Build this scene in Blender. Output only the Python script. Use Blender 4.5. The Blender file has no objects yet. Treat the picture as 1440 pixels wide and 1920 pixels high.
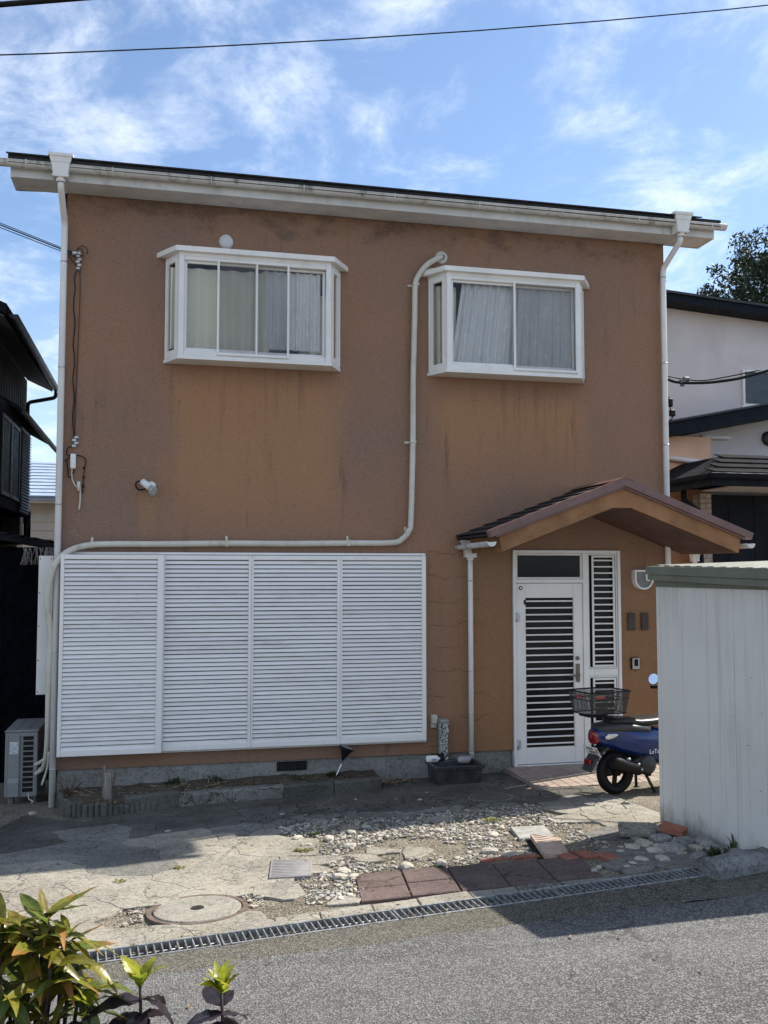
import bpy, math, random
import numpy as np
from mathutils import Vector, Matrix, noise as mnoise
R = math.radians
rnd = random.Random(7)
scene = bpy.context.scene
COL = scene.collection

# ------------------------------------------------------------------ camera
cam_d = bpy.data.cameras.new('camera')
cam = bpy.data.objects.new('camera', cam_d)
COL.objects.link(cam)
cam.location = (1.03, -9.5, 2.2)
cam.rotation_euler = (R(90 + 3.675), 0, R(-12.89))
cam_d.sensor_fit = 'VERTICAL'
cam_d.sensor_height = 36.0
cam_d.lens = 36.0 * 1758 / 1920
cam_d.clip_start = 0.05
cam_d.clip_end = 3000
scene.camera = cam

# ------------------------------------------------------------------ sky, sun, exposure
SUN_X, SUN_Y = 0.98, 0.36                     # horizontal run of the sun ray per metre of height
SUN_EL = math.atan2(1.0, math.hypot(SUN_X, SUN_Y))
SUN_AZ = math.atan2(SUN_X, SUN_Y)
world = bpy.data.worlds.new('World')
scene.world = world
world.use_nodes = True
wt = world.node_tree
wt.nodes.clear()
def wn(t, **kw):
    n = wt.nodes.new(t)
    for k, v in kw.items(): setattr(n, k, v)
    return n
wl = wt.links.new
sky = wn('ShaderNodeTexSky', sky_type='NISHITA', sun_disc=False, sun_elevation=SUN_EL, sun_rotation=SUN_AZ,
         air_density=1.0, dust_density=0.3, ozone_density=4.0, altitude=50)
wco = wn('ShaderNodeTexCoord')
wsep = wn('ShaderNodeSeparateXYZ'); wl(wco.outputs['Generated'], wsep.inputs[0])
def wmath(op, a, b=None, c=None):
    n = wn('ShaderNodeMath', operation=op)
    for i, v in enumerate((a, b, c)):
        if v is None: continue
        if isinstance(v, (int, float)): n.inputs[i].default_value = v
        else: wl(v, n.inputs[i])
    return n.outputs[0]
zc = wmath('ADD', wmath('MAXIMUM', wsep.outputs[2], 0.0), 0.12)
px_ = wmath('DIVIDE', wsep.outputs[0], zc); py_ = wmath('DIVIDE', wsep.outputs[1], zc)
wcomb = wn('ShaderNodeCombineXYZ'); wl(px_, wcomb.inputs[0]); wl(py_, wcomb.inputs[1])
def wnoise(scale, detail, rough, loc, sc=(1, 1, 1), dist=0.0):
    mp = wn('ShaderNodeMapping'); mp.inputs['Location'].default_value = loc; mp.inputs['Scale'].default_value = sc
    mp.inputs['Rotation'].default_value = (0, 0, 0.5)
    wl(wcomb.outputs[0], mp.inputs[0])
    n = wn('ShaderNodeTexNoise'); n.inputs['Scale'].default_value = scale; n.inputs['Detail'].default_value = detail
    n.inputs['Roughness'].default_value = rough; n.inputs['Distortion'].default_value = dist
    wl(mp.outputs[0], n.inputs['Vector'])
    return n.outputs['Fac']
big = wnoise(0.42, 3, 0.5, (3.3, 1.2, 0))
fine = wnoise(3.9, 12, 0.66, (0.4, 2.0, 0), (1.0, 0.8, 1), 0.3)
cl = wmath('ADD', wmath('MULTIPLY', big, 0.62), wmath('MULTIPLY', fine, 0.95))
cr = wn('ShaderNodeMapRange'); cr.interpolation_type = 'SMOOTHSTEP'
wl(cl, cr.inputs[0])
cr.inputs[1].default_value = 0.67; cr.inputs[2].default_value = 1.04; cr.inputs[3].default_value = 0.04; cr.inputs[4].default_value = 0.80
# clouds thicken towards the horizon
hz = wn('ShaderNodeMapRange'); wl(wsep.outputs[2], hz.inputs[0])
hz.inputs[1].default_value = 0.0; hz.inputs[2].default_value = 0.32; hz.inputs[3].default_value = 0.26; hz.inputs[4].default_value = 0.0
cfac = wmath('MINIMUM', wmath('ADD', cr.outputs[0], hz.outputs[0]), 0.92)
wmix = wn('ShaderNodeMix', data_type='RGBA')
wl(cfac, wmix.inputs['Factor']); wl(sky.outputs[0], wmix.inputs['A'])
wmix.inputs['B'].default_value = (6.6, 7.1, 7.8, 1)
wbg = wn('ShaderNodeBackground'); wbg.inputs['Strength'].default_value = 0.10
wl(wmix.outputs['Result'], wbg.inputs['Color'])
wout = wn('ShaderNodeOutputWorld'); wl(wbg.outputs[0], wout.inputs[0])

sun_d = bpy.data.lights.new('sun', 'SUN'); sun_d.energy = 4.7; sun_d.angle = R(0.53); sun_d.color = (1.0, 0.94, 0.84)
sun = bpy.data.objects.new('sun', sun_d); COL.objects.link(sun)
sun.rotation_euler = Vector((SUN_X, SUN_Y, 1.0)).to_track_quat('Z', 'Y').to_euler()
sun.location = (8, 4, 12)
scene.view_settings.view_transform = 'Standard'
scene.view_settings.look = 'None'
scene.view_settings.exposure = 0.90
scene.view_settings.gamma = 1.0
scene.view_settings.use_curve_mapping = False
scene.render.engine = 'CYCLES'
scene.cycles.max_bounces = 7; scene.cycles.diffuse_bounces = 3; scene.cycles.glossy_bounces = 3; scene.cycles.transparent_max_bounces = 12

# ------------------------------------------------------------------ mesh helpers
def clamp(v, a, b): return max(a, min(b, v))
def g(x, y):
    """ground height: level by the house, rising towards the road"""
    s = -y
    return .02 * clamp(x, -4, 9) + .04 * clamp(s, 0, 1) + .06 * clamp(s - 1, 0, 8.5)

def orient(V, F):
    """wind the faces of a convex piece outwards"""
    c = np.mean(np.array(V), axis=0)
    out = []
    for f in F:
        p = [np.array(V[i]) for i in f[:3]]
        n = np.cross(p[1] - p[0], p[2] - p[0])
        m = np.mean([V[i] for i in f], axis=0)
        out.append(tuple(f) if np.dot(n, m - c) >= 0 else tuple(reversed(f)))
    return out

class MB:
    def __init__(s): s.v = []; s.f = []; s.mi = []; s.sm = []
    def add(s, V, F, mi=0, smooth=False):
        o = len(s.v); s.v += [tuple(map(float, p)) for p in V]
        s.f += [tuple(i + o for i in f) for f in F]; s.mi += [mi] * len(F); s.sm += [smooth] * len(F)
        return s
    def box(s, x0, x1, y0, y1, z0, z1, c=0.004, mi=0, M=None):
        lo = (min(x0, x1), min(y0, y1), min(z0, z1)); hi = (max(x0, x1), max(y0, y1), max(z0, z1))
        c = min(c, .45 * min(hi[i] - lo[i] for i in range(3)))
        V = []; idx = {}
        for sx in (0, 1):
            for sy in (0, 1):
                for sz in (0, 1):
                    sg = (sx, sy, sz)
                    for a in range(3):
                        p = []
                        for k in range(3):
                            b = hi[k] if sg[k] else lo[k]
                            if k != a: b += (-c if sg[k] else c)
                            p.append(b)
                        idx[(sg, a)] = len(V); V.append(p)
        F = []
        for a in range(3):
            b, d = [k for k in range(3) if k != a]
            for sa in (0, 1):
                q = []
                for (u, w) in ((0, 0), (1, 0), (1, 1), (0, 1)):
                    sg = [0, 0, 0]; sg[a] = sa; sg[b] = u; sg[d] = w; q.append(idx[(tuple(sg), a)])
                F.append(q)
            for u in (0, 1):
                for w in (0, 1):
                    s0 = [0, 0, 0]; s0[b] = u; s0[d] = w; s1 = list(s0); s1[a] = 1
                    s0 = tuple(s0); s1 = tuple(s1)
                    F.append([idx[(s0, b)], idx[(s1, b)], idx[(s1, d)], idx[(s0, d)]])
        for sx in (0, 1):
            for sy in (0, 1):
                for sz in (0, 1):
                    F.append([idx[((sx, sy, sz), a)] for a in range(3)])
        F = orient(V, F)
        if M is not None: V = [tuple(M @ Vector(p)) for p in V]
        return s.add(V, F, mi)
    def prism(s, poly, axis, a, b, mi=0, smooth=False):
        """poly of 2D points extruded along axis from a to b; axis x: (y,z), y: (x,z), z: (x,y)"""
        def P(p, t):
            return {'x': (t, p[0], p[1]), 'y': (p[0], t, p[1]), 'z': (p[0], p[1], t)}[axis]
        n = len(poly); V = [P(p, a) for p in poly] + [P(p, b) for p in poly]
        ar = sum(poly[i][0] * poly[(i + 1) % n][1] - poly[(i + 1) % n][0] * poly[i][1] for i in range(n))
        F = [tuple(range(n - 1, -1, -1)), tuple(range(n, 2 * n))] + [(i, (i + 1) % n, n + (i + 1) % n, n + i) for i in range(n)]
        flip = (ar < 0) != (b < a)
        if axis == 'y': flip = not flip
        if flip: F = [tuple(reversed(f)) for f in F]
        s.add(V, F[:2], mi); o = len(s.v) - 2 * n
        s.f += [tuple(i + o for i in f) for f in F[2:]]; s.mi += [mi] * n; s.sm += [smooth] * n
        return s
    def tube(s, pts, r, n=10, mi=0, cap=True, sub=0):
        pts = [Vector(p) for p in pts]
        rr = list(r) if isinstance(r, (list, tuple)) else [r] * len(pts)
        if sub:
            q = []; q2 = []
            for i in range(len(pts) - 1):
                p0 = pts[max(i - 1, 0)]; p1 = pts[i]; p2 = pts[i + 1]; p3 = pts[min(i + 2, len(pts) - 1)]
                for k in range(sub):
                    t = k / sub
                    q.append(.5 * ((2 * p1) + (p2 - p0) * t + (2 * p0 - 5 * p1 + 4 * p2 - p3) * t * t + (3 * p1 - p0 - 3 * p2 + p3) * t ** 3))
                    q2.append(rr[i] * (1 - t) + rr[i + 1] * t)
            q.append(pts[-1]); q2.append(rr[-1]); pts = q; rr = q2
        V = []; F = []; m = len(pts); u = None
        for i, p in enumerate(pts):
            d = (pts[min(i + 1, m - 1)] - pts[max(i - 1, 0)]).normalized()
            if u is None:
                u = d.orthogonal().normalized()
            u = (u - d * u.dot(d))
            u = u.normalized() if u.length > 1e-6 else d.orthogonal().normalized()
            w = d.cross(u)
            for k in range(n):
                a = 2 * math.pi * k / n
                V.append(p + (u * math.cos(a) + w * math.sin(a)) * rr[i])
        for i in range(m - 1):
            for k in range(n):
                F.append((i * n + k, i * n + (k + 1) % n, (i + 1) * n + (k + 1) % n, (i + 1) * n + k))
        s.add(V, F, mi, True)
        if cap:
            o = len(s.v) - m * n
            s.f += [tuple(o + k for k in range(n - 1, -1, -1)), tuple(o + (m - 1) * n + k for k in range(n))]
            s.mi += [mi, mi]; s.sm += [False, False]
        return s
    def lathe(s, prof, c=(0, 0, 0), n=24, axis='z', mi=0, smooth=True):
        """prof: (radius, height) pairs"""
        V = []; F = []
        for (r, h) in prof:
            for k in range(n):
                a = 2 * math.pi * k / n; x = r * math.cos(a); y = r * math.sin(a)
                p = {'z': (x, y, h), 'y': (x, h, y), 'x': (h, x, y)}[axis]
                V.append((p[0] + c[0], p[1] + c[1], p[2] + c[2]))
        for i in range(len(prof) - 1):
            for k in range(n):
                f = (i * n + k, i * n + (k + 1) % n, (i + 1) * n + (k + 1) % n, (i + 1) * n + k)
                F.append(f if axis != 'y' else f[::-1])
        return s.add(V, F, mi, smooth)
    def loft(s, secs, n=20, mi=0, cap=True, e=2.6):
        """super-ellipse sections along x: (x, yc, zc, ry, rz)"""
        V = []; F = []
        for (x, yc, z0, ry, rz) in secs:
            for k in range(n):
                a = 2 * math.pi * k / n; ca, sa = math.cos(a), math.sin(a)
                V.append((x, yc + ry * math.copysign(abs(ca) ** (2 / e), ca), z0 + rz * math.copysign(abs(sa) ** (2 / e), sa)))
        for i in range(len(secs) - 1):
            for k in range(n):
                F.append((i * n + k, i * n + (k + 1) % n, (i + 1) * n + (k + 1) % n, (i + 1) * n + k))
        if cap:
            F.append(tuple(range(n - 1, -1, -1))); F.append(tuple((len(secs) - 1) * n + k for k in range(n)))
        return s.add(V, F, mi, True)
    def mesh(s, name):
        me = bpy.data.meshes.new(name)
        me.from_pydata(s.v, [], s.f)
        if s.f:
            me.polygons.foreach_set('material_index', s.mi); me.polygons.foreach_set('use_smooth', s.sm)
        me.update()
        return me
    def build(s, name, mats, parent=None, loc=None):
        return link(name, s.mesh(name), mats, parent, loc)

def link(name, me, mats=None, parent=None, loc=None):
    if mats is not None and not me.materials:
        for m in (mats if isinstance(mats, (list, tuple)) else [mats]): me.materials.append(m)
    o = bpy.data.objects.new(name, me); COL.objects.link(o)
    if loc is not None: o.location = loc
    if parent is not None:
        o.parent = parent
        if parent.type == 'EMPTY' and not parent.get('_local'):
            o.matrix_parent_inverse = parent_mat(parent).inverted()
    return o
def parent_mat(p):
    return Matrix.LocRotScale(p.location, p.rotation_euler, p.scale)
def thing(name, label, cat, loc=(0, 0, 0), group=None, rz=None):
    """an Empty at the base of a thing; with rz its parts are built in local coordinates"""
    o = bpy.data.objects.new(name, None); COL.objects.link(o)
    o.location = loc; o.empty_display_size = .1
    if rz is not None:
        o.rotation_euler = (0, 0, rz); o['_local'] = 1
    return tag(o, label, cat, group)
def tag(o, label, cat, group=None, kind=None):
    if label: o['label'] = label
    if cat: o['category'] = cat
    if group: o['group'] = group
    if kind: o['kind'] = kind
    return o
def structure(o): o['kind'] = 'structure'; return o
def stuff(o): o['kind'] = 'stuff'; return o

# ------------------------------------------------------------------ materials
class NT:
    def __init__(s, name):
        s.m = bpy.data.materials.new(name); s.m.use_nodes = True; s.t = s.m.node_tree; s.t.nodes.clear()
        s.out = s.n('ShaderNodeOutputMaterial'); s.b = s.n('ShaderNodeBsdfPrincipled')
        s.l(s.b.outputs[0], s.out.inputs[0])
        s.pos = None
    def n(s, t, **kw):
        x = s.t.nodes.new(t)
        for k, v in kw.items(): setattr(x, k, v)
        return x
    def l(s, a, b): s.t.links.new(a, b)
    def P(s):
        if s.pos is None: s.pos = s.n('ShaderNodeNewGeometry').outputs['Position']
        return s.pos
    def map(s, sc=(1, 1, 1), loc=(0, 0, 0), src=None):
        m = s.n('ShaderNodeMapping'); m.inputs['Scale'].default_value = sc; m.inputs['Location'].default_value = loc
        s.l(src or s.P(), m.inputs[0]); return m.outputs[0]
    def noise(s, scale, detail=4, rough=.55, vec=None, dist=0):
        n = s.n('ShaderNodeTexNoise'); n.inputs['Scale'].default_value = scale; n.inputs['Detail'].default_value = min(detail, 5)
        n.inputs['Roughness'].default_value = rough; n.inputs['Distortion'].default_value = dist
        s.l(vec or s.P(), n.inputs['Vector']); return n.outputs['Fac']
    def vor(s, scale, feature='F1', vec=None, out='Distance'):
        n = s.n('ShaderNodeTexVoronoi', feature=feature); n.inputs['Scale'].default_value = scale
        s.l(vec or s.P(), n.inputs['Vector']); return n.outputs[out]
    def rng(s, v, a, b, c=0., d=1., smooth=True):
        n = s.n('ShaderNodeMapRange'); n.interpolation_type = 'SMOOTHSTEP' if smooth else 'LINEAR'
        s.l(v, n.inputs[0])
        for i, q in enumerate((a, b, c, d)): n.inputs[i + 1].default_value = q
        return n.outputs[0]
    def math(s, op, a, b=None):
        n = s.n('ShaderNodeMath', operation=op)
        for i, v in enumerate((a, b)):
            if v is None: continue
            if isinstance(v, (int, float)): n.inputs[i].default_value = v
            else: s.l(v, n.inputs[i])
        return n.outputs[0]
    def mix(s, f, a, b, blend='MIX'):
        n = s.n('ShaderNodeMix', data_type='RGBA', blend_type=blend)
        for k, v in (('Factor', f), ('A', a), ('B', b)):
            if isinstance(v, (tuple, list)): n.inputs[k].default_value = (*v[:3], 1)
            elif isinstance(v, (int, float)): n.inputs[k].default_value = v
            else: s.l(v, n.inputs[k])
        return n.outputs['Result']
    def bump(s, h, strength=.3, dist=.01, prev=None):
        n = s.n('ShaderNodeBump'); n.inputs['Strength'].default_value = strength; n.inputs['Distance'].default_value = dist
        s.l(h, n.inputs['Height'])
        if prev is not None: s.l(prev, n.inputs['Normal'])
        return n.outputs[0]
    def set(s, color=None, rough=None, metal=None, normal=None, spec=None, coat=None, alpha=None):
        for k, v in (('Base Color', color), ('Roughness', rough), ('Metallic', metal), ('Normal', normal), ('Specular IOR Level', spec), ('Coat Weight', coat), ('Alpha', alpha)):
            if v is None: continue
            i = s.b.inputs[k]
            if isinstance(v, (tuple, list)): i.default_value = (*v[:3], 1)
            elif isinstance(v, (int, float)): i.default_value = v
            else: s.l(v, i)
        return s.m

def plain(name, col, rough=.55, metal=0., var=.12, scale=6, bump=.0, bscale=60, spec=.4, dirt=None, dirt_amt=.35, coat=0, dlo=.52, dhi=.78):
    """paint, plastic or metal with uneven colour, gloss and a little dirt"""
    k = NT(name)
    f = k.noise(scale, 5, .6)
    c = k.mix(k.rng(f, .3, .7), tuple(x * (1 - var) for x in col), tuple(min(1, x * (1 + var)) for x in col))
    if dirt:
        d = k.noise(scale * 2.3, 8, .7, k.map((1, 1, .35), (3, 1, 7)))
        c = k.mix(k.rng(d, dlo, dhi, 0, dirt_amt), c, dirt)
    rg = k.rng(k.noise(scale * 3, 4), .3, .7, rough * .85, min(1, rough * 1.15))
    nm = k.bump(k.noise(bscale, 6, .6), bump, .01) if bump else None
    return k.set(c, rg, metal, nm, spec, coat)

def stucco_mat(name, c_brown, c_orange, c_dark):
    k = NT(name)
    sx = k.n('ShaderNodeSeparateXYZ'); k.l(k.P(), sx.inputs[0]); X, Y, Z = sx.outputs
    big = k.noise(.55, 4, .55, k.map((1, 1, .8), (2.3, 0, 1.1)))
    c = k.mix(k.rng(big, .30, .74), c_brown, c_orange)
    # the wall keeps more of its first colour low down, by the door
    low = k.math('ADD', k.rng(Z, 2.9, 1.1), k.math('MULTIPLY', k.noise(1.4, 4, .6), .35))
    right = k.rng(X, 3.2, 4.6)
    c = k.mix(k.math('MULTIPLY', k.math('MULTIPLY', k.rng(low, .25, 1.15), right), .85), c, (.275, .138, .055))
    # washed, brighter fields under the two bays with ragged edges
    for (x0, x1, zt, zb) in ((1.0, 2.75, 4.25, 2.7), (3.75, 5.55, 4.2, 3.2)):
        w = k.math('MULTIPLY', k.noise(1.7, 5, .65, k.map((1.5, 1, .5), (x0, 0, 0))), .55)
        fx = k.math('MULTIPLY', k.rng(k.math('ADD', X, w), x0 + .12, x0 + .5), k.rng(k.math('ADD', X, w), x1 + .45, x1 + .0))
        fz = k.math('MULTIPLY', k.rng(Z, zb - .5, zb + .6), k.rng(Z, zt + .02, zt - .25))
        c = k.mix(k.math('MULTIPLY', k.math('MULTIPLY', fx, fz), .75), c, (.39, .20, .092))
        dr = k.noise(11.0, 5, .7, k.map((1.0, 1, .06), (x0 * 3, 0, 2)))
        dz = k.math('MULTIPLY', k.rng(Z, zt - 1.25, zt - .1), k.rng(Z, zt + .06, zt + .02))
        c = k.mix(k.math('MULTIPLY', k.math('MULTIPLY', k.rng(dr, .50, .66), dz), k.math('MULTIPLY', k.math('MULTIPLY', k.rng(X, x0 - .05, x0 + .02), k.rng(X, x1 + .05, x1 - .02)), .36)), c, c_dark)
    # run-off streaks
    st = k.noise(7.0, 6, .65, k.map((1.0, 1, .10), (0, 0, 0)))
    st2 = k.noise(2.4, 4, .6, k.map((1, 1, .25), (5, 0, 3)))
    sm = k.math('MULTIPLY', k.rng(st, .55, .74), k.rng(st2, .42, .62))
    c = k.mix(k.math('MULTIPLY', sm, .75), c, c_dark)
    lt = k.noise(9.0, 6, .7, k.map((1.0, 1, .14), (11, 0, 4)))
    c = k.mix(k.math('MULTIPLY', k.rng(lt, .62, .8), .22), c, (.31, .215, .16))
    fx = k.math('MULTIPLY', k.rng(X, .70, .76), k.rng(X, .93, .87)); fz = k.math('MULTIPLY', k.rng(Z, 2.45, 2.7), k.rng(Z, 3.03, 2.95))
    c = k.mix(k.math('MULTIPLY', k.math('MULTIPLY', fx, fz), .6), c, (.33, .185, .095))
    # settlement cracks between the shutters and the porch
    zz = k.math('ADD', k.math('MULTIPLY', Z, 4.1), k.math('MULTIPLY', k.noise(2.4, 4, .6, k.map((1, 1, .2), (9, 0, 0))), 1.5))
    fr_ = k.math('ABSOLUTE', k.math('SUBTRACT', k.math('FRACT', zz), .5))
    cm = k.math('MULTIPLY', k.math('MULTIPLY', k.rng(fr_, .035, .0), k.math('MULTIPLY', k.rng(X, 3.62, 3.7), k.rng(X, 4.45, 4.2))), k.math('MULTIPLY', k.rng(Z, 2.6, 2.45), k.rng(k.noise(3, 3), .4, .55)))
    c = k.mix(k.math('MULTIPLY', cm, .65), c, (.062, .036, .024))
    # black mould, mostly in blotches along the top of the wall
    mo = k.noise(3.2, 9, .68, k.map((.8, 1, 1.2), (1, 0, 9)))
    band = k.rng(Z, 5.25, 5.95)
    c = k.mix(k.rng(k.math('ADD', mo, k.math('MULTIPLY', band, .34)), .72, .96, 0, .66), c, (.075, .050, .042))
    # mould above the porch roof and pale hairline cracks
    cw = k.noise(3.5, 4, .6)
    cv = k.n('ShaderNodeVectorMath', operation='ADD')
    k.l(k.P(), cv.inputs[0])
    ns = k.n('ShaderNodeTexNoise'); ns.inputs['Scale'].default_value = 2.2; ns.inputs['Detail'].default_value = 5; k.l(k.P(), ns.inputs['Vector'])
    vs = k.n('ShaderNodeVectorMath', operation='SCALE'); vs.inputs['Scale'].default_value = .55; k.l(ns.outputs['Color'], vs.inputs[0])
    k.l(vs.outputs[0], cv.inputs[1])
    cr = k.vor(.9, 'DISTANCE_TO_EDGE', cv.outputs[0])
    c = k.mix(k.math('MULTIPLY', k.rng(cr, .010, .0), k.rng(cw, .45, .6, 0, .35)), c, (.34, .23, .165))
    # trowelled grain
    gr = k.noise(42, 5, .62, k.map((1, 1, 1.7)), .8)
    c = k.mix(k.rng(gr, .33, .70, 0, .28), c, (.36, .255, .20))
    c = k.mix(k.rng(gr, .46, .28, 0, .40), c, (.070, .046, .038))
    nm = k.bump(k.math('ADD', gr, k.math('MULTIPLY', k.noise(110, 4, .6), .35)), .38, .010)
    return k.set(c, .92, 0, nm, .15)

def concrete_mat(name, light, dark, moss=(.035, .04, .02), grain=55, mossamt=.5, warm=None, crack=False):
    k = NT(name)
    a = k.noise(1.6, 7, .65); b = k.noise(9, 8, .72, k.map((1, 1, 1), (4, 9, 2)))
    c = k.mix(k.rng(a, .32, .68), dark, light)
    c = k.mix(k.rng(b, .48, .66, 0, .60), c, tuple(x * .42 for x in light))
    sp = k.noise(26, 5, .7, k.map((1, 1, 1), (1, 5, 8)))
    c = k.mix(k.rng(sp, .56, .66, 0, .55), c, tuple(x * .38 for x in dark)); c = k.mix(k.rng(sp, .42, .32, 0, .5), c, tuple(min(1, x * 1.25) for x in light))
    if warm: c = k.mix(k.rng(k.noise(2.7, 5, .6, k.map((1, 1, 1), (7, 3, 0))), .48, .70, 0, .5), c, warm)
    m = k.noise(2.3, 8, .7, k.map((1, 1, 1), (21, 2, 5)))
    c = k.mix(k.rng(m, .56, .72, 0, mossamt), c, moss)
    if crack:
        wv = k.n('ShaderNodeTexNoise'); wv.inputs['Scale'].default_value = 3.0; wv.inputs['Detail'].default_value = 5; k.l(k.P(), wv.inputs['Vector'])
        ws = k.n('ShaderNodeVectorMath', operation='SCALE'); ws.inputs['Scale'].default_value = .42; k.l(wv.outputs['Color'], ws.inputs[0])
        wa = k.n('ShaderNodeVectorMath', operation='ADD'); k.l(k.P(), wa.inputs[0]); k.l(ws.outputs[0], wa.inputs[1])
        for (sc_, w_, lo_) in ((2.6, .020, .44), (7.0, .034, .50)):
            ce = k.vor(sc_, 'DISTANCE_TO_EDGE', wa.outputs[0])
            c = k.mix(k.math('MULTIPLY', k.rng(ce, w_, w_ * .2), k.rng(k.noise(1.7, 4, .6, k.map((1, 1, 1), (sc_, 3, 1))), lo_, lo_ + .1, 0, .85)), c, tuple(x * .16 for x in dark))
    gr = k.noise(grain, 6, .7)
    c = k.mix(k.rng(gr, .40, .62, .0, .38), c, tuple(min(1, x * 1.35) for x in light))
    c = k.mix(k.rng(gr, .46, .30, 0, .55), c, tuple(x * .35 for x in dark))
    nm = k.bump(gr, .55, .01)
    nm = k.bump(b, .5, .02, nm)
    return k.set(c, .93, 0, nm, .2)

def asphalt_mat(name='asphalt', lo=(.048, .047, .046), hi=(.235, .23, .22), top=(.34, .33, .31), patch=(.085, .082, .076)):
    k = NT(name)
    v1 = k.vor(100, 'F1'); vc = k.vor(100, 'F1', out='Color'); v2 = k.vor(260, 'F1', out='Color')
    sc = k.n('ShaderNodeSeparateColor'); k.l(vc, sc.inputs[0]); s2 = k.n('ShaderNodeSeparateColor'); k.l(v2, s2.inputs[0])
    c = k.mix(k.rng(sc.outputs[0], .25, 1.0), lo, hi)
    c = k.mix(k.rng(s2.outputs[1], .55, 1., 0, .5), c, top)
    c = k.mix(k.rng(v1, .45, .75, 0, .85), c, (.022, .021, .021))
    c = k.mix(k.rng(k.noise(.9, 5, .6), .35, .7, 0, .35), c, patch)
    c = k.mix(k.rng(k.noise(4.5, 6, .65, k.map((1, 1, 1), (2, 8, 1))), .55, .75, 0, .25), c, (.03, .029, .028))
    wv = k.n('ShaderNodeTexNoise'); wv.inputs['Scale'].default_value = 2.5; wv.inputs['Detail'].default_value = 5; k.l(k.P(), wv.inputs['Vector'])
    ws = k.n('ShaderNodeVectorMath', operation='SCALE'); ws.inputs['Scale'].default_value = .6; k.l(wv.outputs['Color'], ws.inputs[0])
    wa = k.n('ShaderNodeVectorMath', operation='ADD'); k.l(k.P(), wa.inputs[0]); k.l(ws.outputs[0], wa.inputs[1])
    ce = k.vor(.75, 'DISTANCE_TO_EDGE', wa.outputs[0])
    c = k.mix(k.math('MULTIPLY', k.rng(ce, .012, .002), k.rng(k.noise(.8, 3), .45, .6, 0, .8)), c, (.02, .02, .02))
    c = k.mix(k.rng(k.noise(.45, 4, .6, k.map((.4, 1, 1), (6, 1, 0))), .45, .7, 0, .30), c, hi)
    h = k.math('ADD', k.math('MULTIPLY', v1, -1.0), k.math('MULTIPLY', sc.outputs[2], .5))
    nm = k.bump(h, .8, .007)
    return k.set(c, .88, 0, nm, .3)

def wood_mat(name, col, ang=(12, 12, 1.2), dark=.4):
    k = NT(name)
    n = k.noise(6, 8, .65, k.map(ang))
    c = k.mix(k.rng(n, .3, .7), tuple(x * dark for x in col), col)
    return k.set(c, .8, 0, k.bump(n, .4, .01), .25)

def leaf_mat(name, base, tip, edge, trans=.35, rough=.38):
    """leaf blade: generated y runs from stalk to tip, x across the blade"""
    k = NT(name)
    tc = k.n('ShaderNodeTexCoord'); sx = k.n('ShaderNodeSeparateXYZ'); k.l(tc.outputs['Generated'], sx.inputs[0])
    oi = k.n('ShaderNodeObjectInfo')
    ax = k.math('ABSOLUTE', k.math('SUBTRACT', sx.outputs[0], .5))
    n = k.noise(38, 4, .6)
    hv = k.n('ShaderNodeHueSaturation'); k.l(k.rng(oi.outputs['Random'], 0, 1, .475, .52, False), hv.inputs['Hue'])
    k.l(k.rng(k.math('FRACT', k.math('MULTIPLY', oi.outputs['Random'], 7.3)), 0, 1, .75, 1.2, False), hv.inputs['Value'])
    c = k.mix(k.rng(n, .35, .68), base, tuple(x * .6 for x in base)); k.l(c, hv.inputs['Color'])
    c = hv.outputs[0]
    t = k.math('ADD', sx.outputs[1], k.math('MULTIPLY', k.math('SUBTRACT', n, .5), .5))
    t = k.math('ADD', t, k.math('MULTIPLY', k.math('SUBTRACT', oi.outputs['Random'], .6), .8))
    c = k.mix(k.rng(t, .72, 1.1, 0, .85), c, tip)
    c = k.mix(k.rng(ax, .40, .5, 0, .6), c, edge)
    c = k.mix(k.rng(ax, .035, .012, 0, .6), c, edge)
    vein = k.n('ShaderNodeTexWave', wave_type='BANDS', bands_direction='Y'); vein.inputs['Scale'].default_value = 5.0; vein.inputs['Distortion'].default_value = 2.0
    k.l(tc.outputs['Generated'], vein.inputs['Vector'])
    k.set(c, rough, 0, k.bump(vein.outputs['Fac'], .06, .002), .45)
    tr = k.n('ShaderNodeBsdfTranslucent'); k.l(c, tr.inputs['Color'])
    ms = k.n('ShaderNodeMixShader'); ms.inputs[0].default_value = trans
    k.l(k.b.outputs[0], ms.inputs[1]); k.l(tr.outputs[0], ms.inputs[2]); k.l(ms.outputs[0], k.out.inputs[0])
    return k.m

def glass_mat(name, tint=(.97, .98, .98), refl=1.0, dark=0.0):
    """thin pane: see-through, mirror-like at a slant"""
    k = NT(name)
    tr = k.n('ShaderNodeBsdfTransparent'); tr.inputs[0].default_value = (*tint, 1)
    gl = k.n('ShaderNodeBsdfGlossy'); gl.inputs['Roughness'].default_value = .02
    fr = k.n('ShaderNodeFresnel'); fr.inputs['IOR'].default_value = 1.52
    k.l(k.bump(k.noise(1.6, 2, .4), .02, .02), gl.inputs['Normal'])
    f = k.math('MINIMUM', k.math('MULTIPLY', fr.outputs[0], 1.15 * refl), .95)
    ms = k.n('ShaderNodeMixShader'); k.l(f, ms.inputs[0]); k.l(tr.outputs[0], ms.inputs[1]); k.l(gl.outputs[0], ms.inputs[2])
    k.l(ms.outputs[0], k.out.inputs[0])
    return k.m

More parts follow.
